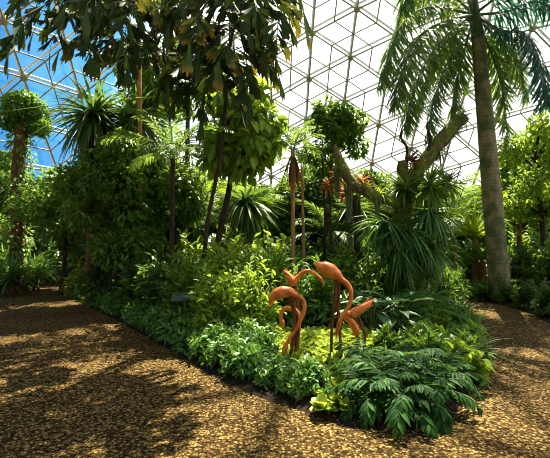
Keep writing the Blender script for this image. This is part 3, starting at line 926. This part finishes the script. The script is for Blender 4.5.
# ---- mossy leaning tree with its arching branch ------------------------------------------------
Ym = 9.8
b0 = at(398, 285, Ym)
def rel(u, v, Y): return np.array(at(u, v, Y)) - np.array([b0.x, Ym, 0])
def fuzz(mb, n):
    rgz = np.random.default_rng(n)
    V = mb.v[0]; k = rgz.integers(0, len(V) - 13, n); c = np.array([V[max(0, i - 6):i + 6].mean(0) for i in k])
    d = nrm(V[k] - c)
    mb.leaves(T_STRAP, V[k] + rgz.normal(size=(n, 3)) * .03, d * .5 - UP * .6 + rgz.normal(size=(n, 3)) * .5, d, rgz.uniform(.06, .20, n), .016, mi=1, curl=.3)
M['fuzz'] = leaf_mat('moss_strands', (.07, .09, .015), (.15, .17, .03), (.28, .27, .07), .7, .3, (.4, .44, .06), 0)
t = thing('mossy_tree', 'old mossy tree with cut leaning limb and long arching branch, right of centre', 'tree', (b0.x, Ym, 0))
tk = MB(); tk.tube(smooth([(0, 0, -.1), rel(402, 230, Ym), rel(403, 195, Ym), rel(404, 188, Ym), rel(402, 161, Ym)], 16), [.26, .22, .20, .18, .11], 12, rough=.2); fuzz(tk, 500); tk.build('trunk', [M['bark_moss'], M['fuzz']], t)
tk = MB(); tk.tube(smooth([rel(404, 200, Ym), rel(414, 178, Ym), rel(432, 152, Ym + .1), rel(447, 134, Ym + .2), rel(463, 118, Ym + .3)], 18), [.18, .19, .17, .17, .15], 11, rough=.22, seed=4); fuzz(tk, 500); tk.build('limb', [M['bark_moss'], M['fuzz']], t)
tk = MB(); tk.tube(smooth([rel(405, 203, Ym), rel(388, 200, Ym - .5), rel(368, 193, Ym - .8), rel(351, 181, Ym - .8), rel(341, 163, Ym - .7), rel(334, 148, Ym - .5)], 20), [.15, .125, .12, .11, .08], 10, rough=.2, seed=5); fuzz(tk, 420); tk.build('branch', [M['bark_moss'], M['fuzz']], t)
for k, ps in enumerate((((406, 165), (407, 148), (401, 138), (402, 128)), ((428, 152), (431, 138), (427, 128), (428, 122)), ((404, 163), (412, 156), (418, 150)), ((376, 193), (370, 180), (364, 172)))):
    tk = MB(); tk.tube(smooth([rel(u, v, Ym) for u, v in ps], 8), [.045, .02], 6); tk.build('twig', M['bark_dark'], t)

# epiphytes that sit on it
def tuft(name, lab, cat, p, n, L, W, mat, seed, e0=80, e1=-40, curl=.5, group=None, tpl=T_STRAP):
    mb = MB(); strap_rosette(np.random.default_rng(seed), mb, (0, 0, 0), n, L, W, e0, e1, curl, tpl)
    o = mb.build(name, mat, None, p); return tag(o, lab, cat, group)
ge = 'epiphytes growing on the mossy tree'
for i, (u, v, Y, n, L, W, mt, lab, e1) in enumerate([
    (384, 222, 9.3, 150, .85, .05, 'strap', 'big hanging narrow-leaved epiphyte on the left side of the mossy trunk', -75),
    (408, 232, 9.1, 170, .95, .05, 'strap', 'big hanging narrow-leaved epiphyte low on the front of the mossy trunk', -80),
    (430, 212, 9.2, 150, .90, .05, 'strap', 'hanging narrow-leaved epiphyte on the right side of the mossy trunk', -70),
    (430, 188, 9.5, 110, .70, .06, 'mid', 'leafy epiphyte below the leaning limb of the mossy tree', -50),
    (405, 190, 9.4, 90, .60, .05, 'strap', 'epiphyte in the fork of the mossy tree', -50),
    (446, 185, 10.0, 70, .60, .06, 'drac', 'epiphyte hanging right of the leaning limb of the mossy tree', -60),
    (398, 252, 9.2, 150, .90, .05, 'strap', 'lowest narrow-leaved epiphyte at the foot of the mossy trunk, left side', -80),
    (428, 246, 9.2, 150, .90, .05, 'strap', 'lowest narrow-leaved epiphyte at the foot of the mossy trunk, right side', -80),
    (440, 152, 9.9, 40, .40, .03, 'strap', 'small fern-like tuft under the middle of the leaning mossy limb', -80),
    (462, 118, 10.0, 50, .32, .03, 'spanish', 'grey-green shaggy tuft on the cut end of the leaning mossy limb', -60),
    (412, 163, 9.7, 40, .30, .05, 'dead', 'dry tan bromeliad in the crotch of the mossy tree', 0),
    (380, 194, 9.1, 36, .34, .03, 'nest', 'yellow-green tuft on the arching mossy branch near the trunk', -20),
    (366, 189, 8.95, 36, .30, .03, 'light', 'pale green tuft halfway along the arching mossy branch', -30)]):
    tuft('epiphyte', lab, 'epiphyte', at(u, v, Y), n, L, W, M[mt], 200 + i, 25 if n >= 150 else 75, e1, .55, ge)
gb = 'reddish bromeliads below the arching branch'
for i, (u, v, Y, lab) in enumerate([(328, 186, 9.7, 'reddish bromeliad hanging furthest left below the arching branch'),
                                  (338, 176, 9.6, 'reddish bromeliad beside the tip of the arching branch'),
                                  (346, 194, 9.05, 'reddish bromeliad hanging below the middle of the arching branch'),
                                  (362, 183, 9.05, 'reddish bromeliad on top of the arching branch')]):
    tuft('bromeliad', lab, 'bromeliad', at(u, v, Y), 34, .27, .045, M['brom'], 230 + i, 80, -30, .4, gb)
def moss(lab, p, L, n, seed, w=.1):
    rgm = np.random.default_rng(seed); mb = MB()
    for _ in range(n):
        a = rgm.uniform(0, 6.3); r = w * rgm.uniform(0, 1) ** .5
        q = np.array([r * math.cos(a), r * math.sin(a), 0]); l = L * rgm.uniform(.5, 1)
        C = [q + np.array([rgm.uniform(-.03, .03), rgm.uniform(-.03, .03), -l * k / 6]) for k in range(7)]
        C = [c * np.array([1 - .5 * k / 6, 1 - .5 * k / 6, 1]) for k, c in enumerate(C)]
        mb.tube(C, [.012, .004], 4)
    tag(mb.build('hanging_moss', M['spanish'], None, p), lab, 'hanging moss', 'moss strands hanging from the arching branch')
moss('long grey-green moss beard hanging from the middle of the arching branch', at(349, 186, 9.0), .85, 46, 1)
moss('grey-green moss beard hanging left of the arching branch, under reddish bromeliads', at(338, 168, 9.2), .75, 40, 2)
moss('short moss beard hanging from the right side of the mossy trunk', at(442, 225, 9.6), .60, 36, 3)
moss('moss beard hanging from the arching branch close to the mossy trunk', at(377, 199, 9.05), .50, 26, 4, .08)
# thin hanging roots
for k, (u, v0, v1, lab) in enumerate([(322, 150, 262, 'thin dark aerial root right of the slim palms'), (330, 190, 275, 'thin dark aerial root under the reddish bromeliads'), (356, 195, 262, 'thick dark stem standing below the arching branch')]):
    mb = MB(); a, b = at(u, v0, 10.0), at(u + (2, -2, 1)[k], v1 + 30, 10.0)
    mb.tube(smooth([tuple(a), ((a.x + b.x) / 2 + .05, 10, (a.z + b.z) / 2), (b.x, 10.0, 0)], 10), [(.025, .02, .09)[k], (.03, .025, .13)[k]], 7)
    tag(mb.build('aerial_root' if k < 2 else 'slender_tree', M['bark_dark']), lab, 'root' if k < 2 else 'tree')

# ---- bird's-nest rosettes and fan of pale straps between the mossy tree and the palm -------------
for i, (u, v, Y, L, n, mt, lab) in enumerate([
    (474, 238, 12.8, 1.0, 30, 'nest', "bright yellow-green bird's-nest rosette left of the tall palm trunk"),
    (519, 225, 13.6, 1.2, 34, 'light', 'fan of upright green straps right of the tall palm trunk'),
    (482, 262, 12.6, .7, 26, 'strap', 'green strap rosette at the foot of the tall palm trunk')]):
    z = at(u, v, Y).z
    t = thing('nest_fern', lab, 'rosette plant', (gx(u, Y), Y, BZ))
    mb = MB(); strap_rosette(np.random.default_rng(260 + i), mb, (0, 0, z), n, L, .13, 85, 15, .35); mb.build('foliage', M[mt], t)
    mb = MB(); mb.tube([(0, 0, -.1), (.02, 0, z * .5), (0, 0, z)], [.12, .08], 8); mb.build('trunk', M['bark_brown'], t)

# ---- small trees round the centre ------------------------------------------------------------------
rg = np.random.default_rng(61)
Yt = 12.0
cs = blob_centres(rg, (.1, 0, 5.15), .62, .55, .55, 10, .36) + [(.85, 0, 4.5, .34), (-.55, 0, 4.3, .32), (-.2, 0, 3.9, .3)]
tree('small_leaved_tree', 'small round-crowned tree standing above the tip of the arching branch', 'tree', (gx(330, Yt), Yt, BZ), [(-.2, 0, -.1), (-.1, 0, 2), (.05, 0, 4), (.1, 0, 5.2)], [.10, .05], cs, 250, T_OV, .16, .55, M['mid'], M['bark_dark'], 62, .2)
Yt = 9.6
cs = blob_centres(rg, (0, 0, 4.5), 1.05, .9, .8, 18, .42) + blob_centres(rg, (.2, -.1, 3.7), .8, .7, .3, 5, .36)
tree('broad_leaved_tree', 'tree with bright broad hanging leaves left of the slim palms, upper centre', 'tree', (gx(222, Yt), Yt, BZ), [(-.3, 0, -.1), (-.1, 0, 1.6), (.2, 0, 3.2), (.1, 0, 4.6)], [.09, .05], [(c[0] + .35, c[1], c[2], c[3]) for c in cs], 95, T_OV, .30, .52, M['light'], M['bark_dark'], 63, .75)
Yt = 8.6
a, b = at(205, 240, Yt), at(224, 140, Yt)
mb = MB(); mb.tube(smooth([(a.x - .15, Yt, -.05), tuple(a), tuple((a + b) / 2 + Vector((.03, 0, 0))), tuple(b), tuple(b + Vector((.12, 0, .9)))], 14), [.06, .05, .035], 8)
# right-hand trees
Yt = 12.4
cs = blob_centres(rg, (0, 0, 3.9), 1.1, .9, 1.6, 22, .45)
tree('small_leaved_tree', 'airy sunlit tree at right picture edge behind the tall palm', 'tree', (gx(540, Yt), Yt, BZ), [(0, 0, -.1), (.1, 0, 1.8), (-.1, 0, 4.2)], [.10, .05], cs, 210, T_OV, .15, .5, M['light'], M['bark_dark'], 64, .3)
Yt = 14.5
cs = blob_centres(rg, (0, 0, 4.4), 1.4, 1.0, 1.9, 20, .5)
tree('small_leaved_tree', 'tall leafy tree at right edge, behind the airy sunlit one', 'tree', (gx(560, Yt), Yt, BZ), [(0, 0, -.1), (.1, 0, 2.4), (0, 0, 5)], [.12, .05], cs, 220, T_OV, .19, .5, M['mid'], M['bark_dark'], 65, .3)

Yt = 13.5
cs = blob_centres(rg, (-.3, 0, 7.4), 2.1, 1.2, 1.25, 20, .55)
tree('tall_tree', 'tall dark-leaved tree whose crown fills the gap behind the fishtail fronds, top centre-left', 'tree', (gx(188, Yt), Yt, BZ), [(-.1, 0, -.1), (.1, 0, 2.4), (-.05, 0, 4.6), (0, 0, 7.6)], [.13, .06], cs, 150, T_LAN, .34, .34, M['mid'], M['bark_dark'], 66, .6)

# ---- fishtail palms hanging over the picture ---------------------------------------------------------
M['fish_gold'] = leaf_mat('leaf_fishtail_gold_tips', (.008, .024, .004), (.020, .050, .008), (.050, .090, .012), .5, .25, (.30, .28, .02), .2, tip=(.30, .17, .015), spec=.12)
def fishtail(lab, base, path, tr, fronds, seed, gold=.12):
    rgf = np.random.default_rng(seed)
    bv = np.array(base)
    t = thing('fishtail_palm', lab, 'palm', tuple(base))
    C = smooth([np.array(p) - bv for p in path], 18)
    tk = MB(); tk.tube(C, tr, 10, rough=.04); tk.build('trunk', M['bark_tan'] if tr[0] > .07 else M['bark_dark'], t)
    for k, (tip, rise, start) in enumerate(fronds):
        s = C[int(start * 18)]
        tp = np.array(at(*tip)) - bv
        m = (s + tp) / 2 + UP * rise
        R = smooth([s, s + (m - s) * .5 + UP * rise * .3, m, tp], 22)
        rb = MB(); rb.tube(R, [.028, .018, .006], 6)
        fo = rb.build('frond', M['rib_dark'], t)
        np_ = 7
        for q in range(np_):
            f = .34 + .66 * q / (np_ - 1)
            i = min(int(f * 22), 21)
            p = R[i]; T = nrm(R[i + 1] - R[i])
            S = np.cross(T, UP); S = nrm(S) if np.linalg.norm(S) > .05 else np.array([1., 0, 0])
            for sd in ((-1, 1) if q < np_ - 1 else (0,)):
                Lp = (.95 - .35 * abs(f - .55)) * rgf.uniform(.8, 1.15)
                d = nrm(T * .55 + S * sd * 1.0 - UP * .18 + rgf.normal(size=3) * .12)
                pc = [p]
                for w in range(7):
                    d = nrm(d - UP * .06)
                    pc.append(pc[-1] + d * Lp / 7)
                pc = np.array(pc)
                fr = MB(); fr.tube(pc, [.010, .004], 4, mi=1)
                P, D, U, L = [], [], [], []
                for w in (1, 2.3, 3.6, 4.9):
                    for s2 in (-1, 1):
                        j = min(1 + int(w), 6); tt = nrm(pc[j + 1 if j < 7 else 7] - pc[j - 1])
                        s3 = np.cross(tt, UP); s3 = nrm(s3) if np.linalg.norm(s3) > .05 else S
                        P.append(pc[j]); D.append(nrm(tt * .75 + s3 * s2 * .75 - UP * .50 + rgf.normal(size=3) * .22)); U.append(UP * .35 + rgf.normal(size=3) * .55 + np.array([0, .7, 0]))
                        L.append(.36 * rgf.uniform(.7, 1.15))
                P.append(pc[-1]); D.append(nrm(pc[-1] - pc[-2] - UP * .3)); U.append(UP * .5 + rgf.normal(size=3) * .4); L.append(.44)
                L = np.array(L)
                fr.leaves(T_FISH, P, D, U, L, L * .42, curl=.08)
                fr.build('leaflet_spray', [M['fish_gold'] if rgf.uniform() < gold else M['fish'], M['rib_dark']], fo)
    return t
Y1 = 10.6
fishtail('fishtail palm with tan trunk whose dark jagged fronds hang over the top left', (gx(142, Y1), Y1, BZ),
         [(gx(142, Y1), Y1, -.05), (gx(141, Y1), Y1, 2.5), (gx(138, Y1), Y1, 5.0), (gx(136, Y1), Y1, 7.6)], [.075, .065, .06],
         [((12, 22, 6.0), .9, 1.0), ((56, 22, 6.2), .8, .95), ((84, 46, 6.8), .7, .9), ((96, -5, 5.8), .7, 1.0),
          ((124, 48, 7.2), .5, .85), ((160, 62, 8.0), .5, .85), ((135, 5, 6.2), .6, .95), ((22, -22, 6.5), .7, 1.0), ((160, 20, 6.8), .7, 1.0)], 71)
Y2 = 8.4
fishtail('fishtail palm with thin dark leaning trunk, its fronds hanging over upper centre', (gx(200, Y2), Y2, BZ),
         [(gx(200, Y2), Y2, -.05), (gx(207, Y2), Y2, 2.0), (gx(222, Y2), Y2, 3.8), (gx(232, Y2), Y2, 6.8)], [.05, .042, .04],
         [((248, 66, 6.6), .6, .9), ((284, 20, 6.0), .8, 1.0), ((205, 82, 7.2), .5, .8), ((185, 60, 7.2), .6, .8), ((230, 40, 6.2), .5, .9),
          ((200, 10, 5.8), .6, .95), ((258, 8, 5.8), .5, 1.0), ((178, -5, 6.2), .6, 1.0)], 72, .3)

# ---- background planting under the dome ----------------------------------------------------------------
def bg_tree(seed, mat, ll, lw, n, h=3.4, droop=.3):
    rgb = np.random.default_rng(seed)
    cs = blob_centres(rgb, (0, 0, h), 1.35, 1.3, 1.3, 19, .55) + blob_centres(rgb, (0, 0, h - 1.8), 1.1, 1.0, .8, 9, .5)
    return Proto(tree('background_tree', 'x', 'tree', (0, 0, 0), [(0, 0, -.1), (.1, 0, h * .5), (0, .05, h)], [.12, .05], cs, n, T_OV3, ll, lw, mat, M['bark_dark'], seed, droop))
bgA, bgB, bgC = bg_tree(301, M['mid'], .22, .5, 260), bg_tree(302, M['light'], .24, .5, 240), bg_tree(303, M['dark'], .24, .55, 260)
bgP = Proto(feather_palm('x', (0, 0, 0), 2.2, 15, 304, areca_m, 1.35, bark='bark_brown'))
bgS = Proto(drooper('dracaena', 'x', (0, 0, 0), 2.8, .1, 110, 1.1, 305))
gbk = 'planting far back under the dome'
for i, (pr, u, Y, s, lab) in enumerate([
    (bgC, -12, 17, 1.15, 'dark tree at the far left edge behind the vine-clad trunk'),
    (bgA, 28, 20, 1.10, 'tree behind the vine-clad trunk at left'),
    (bgC, 58, 22, 1.05, 'dark tree beyond the end of the left path'),
    (bgA, 92, 19, 1.15, 'tree behind the big dark tree, left half'),
    (bgC, 120, 15, 1.05, 'dark tree behind the big dark tree, right half'),
    (bgC, 150, 17, 1.20, 'dark tree behind the small feathery palm'),
    (bgB, 182, 18, 1.05, 'pale sunlit tree in the background left of the leaning dark trunk'),
    (bgA, 205, 20, 1.05, 'tree in the background behind the leaning dark trunk'),
    (bgB, 236, 19, .95, 'pale sunlit tree in the background under the broad-leaved tree'),
    (bgC, 262, 17, .80, 'dark tree in the background left of the slim palms'),
    (bgA, 282, 15, .85, 'tree in the background just left of the slim palms'),
    (bgC, 312, 14, .85, 'dark tree in the background between slim palms and round-crowned tree'),
    (bgA, 336, 16, 1.0, 'tree in the background behind the arching mossy branch tip'),
    (bgC, 362, 15, .85, 'dark tree in the background under the arching mossy branch'),
    (bgB, 380, 19, .95, 'pale tree in the background left of the mossy trunk'),
    (bgA, 404, 17, .80, 'tree in the background behind the mossy trunk'),
    (bgC, 428, 16, .80, 'dark tree in the background right of the mossy trunk'),
    (bgB, 452, 19, .90, 'pale tree in the background between mossy tree and tall palm'),
    (bgA, 478, 18, .85, 'tree in the background just left of the tall palm trunk'),
    (bgB, 512, 19, 1.15, 'pale tree in the background just right of the tall palm trunk'),
    (bgA, 536, 18, 1.25, 'tree in the background near the right edge'),
    (bgC, 566, 17, 1.15, 'dark tree in the background at the right edge'),
    (bgP, 330, 12.4, .80, 'feathery palm in the background right of the slim palms, low'),
    (bgP, 224, 14.0, 1.0, 'feathery palm in the background behind the sunlit tall shrub'),
    (bgP, 455, 13.6, 1.0, 'feathery palm in the background, in the haze left of the tall palm'),
    (bgP, 5, 16.0, .8, 'feathery palm at left picture edge behind the strap-leaved clumps'),
    (bgS, 350, 12.6, .95, 'narrow-leaved tree in the background below the arching mossy branch'),
    (bgS, 246, 12.2, 1.0, 'narrow-leaved tree in the background left of the slim palms')]):
    pr.put((gx(u, Y), Y, BZ), i * 1.7, s, lab, gbk)

# ---- flamingo sculptures -----------------------------------------------------------------------------------
def flamingo(lab, tail, neck, bill, legs, Y, body_r, neck_r, bill_r=(.024, .038, .024, .006)):
    """flat outline points (u, v) become tapered bodies: tail + body, neck, bill, legs"""
    foot = at(legs[0][-1][0], legs[0][-1][1], Y)
    t = thing('flamingo_sculpture', lab, 'sculpture', (foot.x, Y, BZ), group='rusted metal flamingo sculptures')
    o = np.array([foot.x, Y, BZ])
    def pp(ps, dy=0.0): return [np.array(at(u, v, Y + dy + (e[0] if e else 0))) - o for u, v, *e in ps]
    mb = MB(); mb.tube(smooth(pp(tail), 20), body_r, 12, flat=.8); mb.build('body', M['copper'], t)
    mb = MB(); mb.tube(smooth(pp(neck), 24), [body_r[-1]] + list(neck_r), 10); nk = mb.build('neck', M['copper'], t)
    mb = MB(); mb.tube(smooth(pp(bill), 10), list(bill_r), 10, flat=.75); mb.build('head', M['copper'], t)
    # small swept feathers at the tail
    mb = MB(); p = pp(tail)
    d = nrm(p[0] - p[1])
    for k in (-1, 1):
        mb.tube(smooth([p[1] + (p[2] - p[1]) * .4, p[1] + UP * .03 * k + np.array([0, .05 * k, 0]), p[0] + UP * .05 * k + np.array([0, .07 * k, 0]) - d * .03], 8), [.035, .025, .004], 8, flat=.4)
    mb.build('tail_feathers', M['copper'], t)
    for k, lg in enumerate(legs):
        mb = MB(); q = pp(lg, .05 * k); q[-1] = np.array([q[-1][0], q[-1][1], -.06])
        mb.tube(smooth(q, 14), [.035, .022, .020, .022], 8); mb.build('leg', M['copper_dark'], t)
    return t
flamingo('tall rusted metal flamingo sculpture, highest of the group, neck curving down on its right',
         [(315, 263), (320, 266), (327, 269), (335, 274), (342, 280)], [(342, 280), (348, 285), (351, 293), (350, 303), (345, 312), (341, 318)], [(341, 317), (339, 324), (337, 331), (336, 339)],
         [[(337, 279), (335, 298), (332, 325), (331, 362)], [(339, 279), (338, 305), (340, 335), (341, 363)]], 5.5, [.008, .070, .115, .125, .095, .045], (.034, .026, .026))
flamingo('front left rusted flamingo sculpture, body arched and long neck hanging to the ground cover',
         [(269, 305), (273, 298), (280, 293), (289, 292), (298, 296)], [(298, 296), (303, 301), (304, 310), (300, 321), (293, 333), (287, 343)], [(287, 342), (285, 348), (283, 354), (281, 361)],
         [[(291, 297), (294, 315), (293, 335), (290, 362)], [(289, 297), (297, 318), (298, 335), (293, 364)]], 5.4, [.010, .060, .100, .105, .078, .040], (.032, .025, .026))
flamingo('rusted metal flamingo sculpture behind the front left one, neck arching to the right',
         [(283, 270), (289, 276), (293, 282), (296, 279), (300, 275)], [(300, 275), (304, 272), (309, 271), (314, 273), (318, 276)], [(317, 275), (320, 278), (322, 281), (324, 286)],
         [[(294, 282), (297, 300), (299, 325), (297, 352)], [(293, 283), (294, 300), (296, 325), (293, 352)]], 5.95, [.006, .045, .090, .080, .055, .036], (.032, .024, .024))
flamingo('small dark rusted flamingo sculpture between the left pair, neck hooked low to the left',
         [(300, 330), (299, 322), (298, 315), (294, 310), (291, 309)], [(291, 309), (287, 308), (283, 310), (281, 315), (281, 320)], [(281, 319), (282, 322), (283, 325), (284, 329)],
         [[(298, 318), (299, 330), (297, 345), (296, 358)], [(297, 318), (296, 330), (295, 345), (293, 358)]], 5.75, [.006, .03, .05, .045, .040, .034], (.034, .030, .028))
flamingo('rusted metal flamingo sculpture at right, pointed tail raised and thick head bent down',
         [(374, 299), (367, 305), (359, 310), (353, 314), (351, 316)], [(350, 316), (346, 313), (345, 316), (351, 321), (355, 328)], [(354, 326), (356, 331), (357, 336), (358, 341)],
         [[(354, 314), (357, 325), (358, 340), (357, 362)], [(356, 313), (361, 325), (365, 336), (363, 362)]], 5.6, [.006, .045, .075, .085, .075, .05], (.040, .050, .058), (.058, .052, .036, .008))

# ---- plaque and litter --------------------------------------------------------------------------------------
Yq = 7.0
c = at(181, 297, Yq)
t = thing('plaque_stand', 'small dark green plaque on two posts standing behind the hedge', 'sign', (c.x, Yq, BZ))
mb = MB(); mb.box((0, 0, c.z - BZ), (.32, .02, .20), rot=Matrix.Rotation(math.radians(-48), 4, 'X')); mb.build('panel', M['plaque'], t)
for s in (-1, 1):
    mb = MB(); mb.tube([(.10 * s, .03, -.08), (.10 * s, .03, c.z - BZ - .02)], .014, 8); mb.build('post', M['post'], t)
pale = plain_mat('pale_paper', (.75, .72, .62), .6)
for k, (u, v, lab) in enumerate([(121, 317, 'pale fallen petal on the left path below the hedge'), (127, 321, 'smaller pale fallen petal right of the other one on left path')]):
    Y = 640.0 / (v - 245)
    mb = MB(); mb.leaves(T_OV, [(0, 0, .008)], [(1, .3, .12)], [(0, 0, 1)], [.15 - .05 * k], [.09 - .03 * k], curl=-.2)
    tag(mb.build('fallen_petal', pale, None, (gx(u, Y), Y, 0)), lab, 'petal')

# ------------------------------------------------------------------ light, sky, camera
SUN_AZ, SUN_EL = math.radians(20), math.radians(58)
sd = Vector((math.sin(SUN_AZ) * math.cos(SUN_EL), math.cos(SUN_AZ) * math.cos(SUN_EL), math.sin(SUN_EL)))
sun = bpy.data.lights.new('sun', 'SUN'); sun.energy = 17.0; sun.angle = math.radians(.6); sun.color = (1, .90, .68)
so = bpy.data.objects.new('sun', sun); COL.objects.link(so)
so.rotation_euler = sd.to_track_quat('Z', 'Y').to_euler(); so.location = sd * 40

w = bpy.data.worlds.new('sky'); sc.world = w; w.use_nodes = True
nt = w.node_tree; nt.nodes.clear(); L = nt.links.new
out = nt.nodes.new('ShaderNodeOutputWorld'); bg = nt.nodes.new('ShaderNodeBackground')
tc = nt.nodes.new('ShaderNodeTexCoord')
dv = nt.nodes.new('ShaderNodeVectorMath'); dv.operation = 'DOT_PRODUCT'
L(tc.outputs['Generated'], dv.inputs[0]); dv.inputs[1].default_value = Vector((.80, .45, .10)).normalized()
nz = nt.nodes.new('ShaderNodeTexNoise'); nz.inputs['Scale'].default_value = 3.2; nz.inputs['Detail'].default_value = 7; nz.inputs['Roughness'].default_value = .6
L(tc.outputs['Generated'], nz.inputs['Vector'])
ad = nt.nodes.new('ShaderNodeMath'); ad.operation = 'MULTIPLY_ADD'; L(nz.outputs[0], ad.inputs[0]); ad.inputs[1].default_value = .62; L(dv.outputs['Value'], ad.inputs[2])
rp = ramp(nt, [(0.0, (.80, .84, .82)), (.10, (.06, .28, .58)), (.26, (.025, .26, .66)), (.46, (.10, .42, .80)), (.54, (.50, .75, .95)), (.64, (1.0, 1.0, .97))])
L(ad.outputs[0], rp.inputs[0])
st = ramp(nt, [(0.0, (.42, .42, .42)), (.30, (.95, .95, .95)), (.66, (1.5, 1.5, 1.5))])
L(ad.outputs[0], st.inputs[0])
L(rp.outputs[0], bg.inputs[0]); L(st.outputs[0], bg.inputs[1]); L(bg.outputs[0], out.inputs[0])

cam = bpy.data.cameras.new('camera'); co = bpy.data.objects.new('camera', cam); COL.objects.link(co)
cam.sensor_width = 36; cam.sensor_fit = 'HORIZONTAL'; cam.lens = F / 550 * 36; cam.clip_start = .05; cam.clip_end = 300
co.location = (0, 0, EYE); co.rotation_euler = (PI / 2 + PITCH, 0, 0)
sc.camera = co
vs = sc.view_settings
vs.view_transform = 'Standard'; vs.look = 'None'; vs.gamma = 1; vs.use_curve_mapping = False; vs.exposure = 0.5
sc.cycles.filter_width = 1.0
sc.cycles.transparent_max_bounces = 16
sc.cycles.max_bounces = 6; sc.cycles.diffuse_bounces = 3; sc.cycles.transmission_bounces = 4; sc.cycles.glossy_bounces = 2
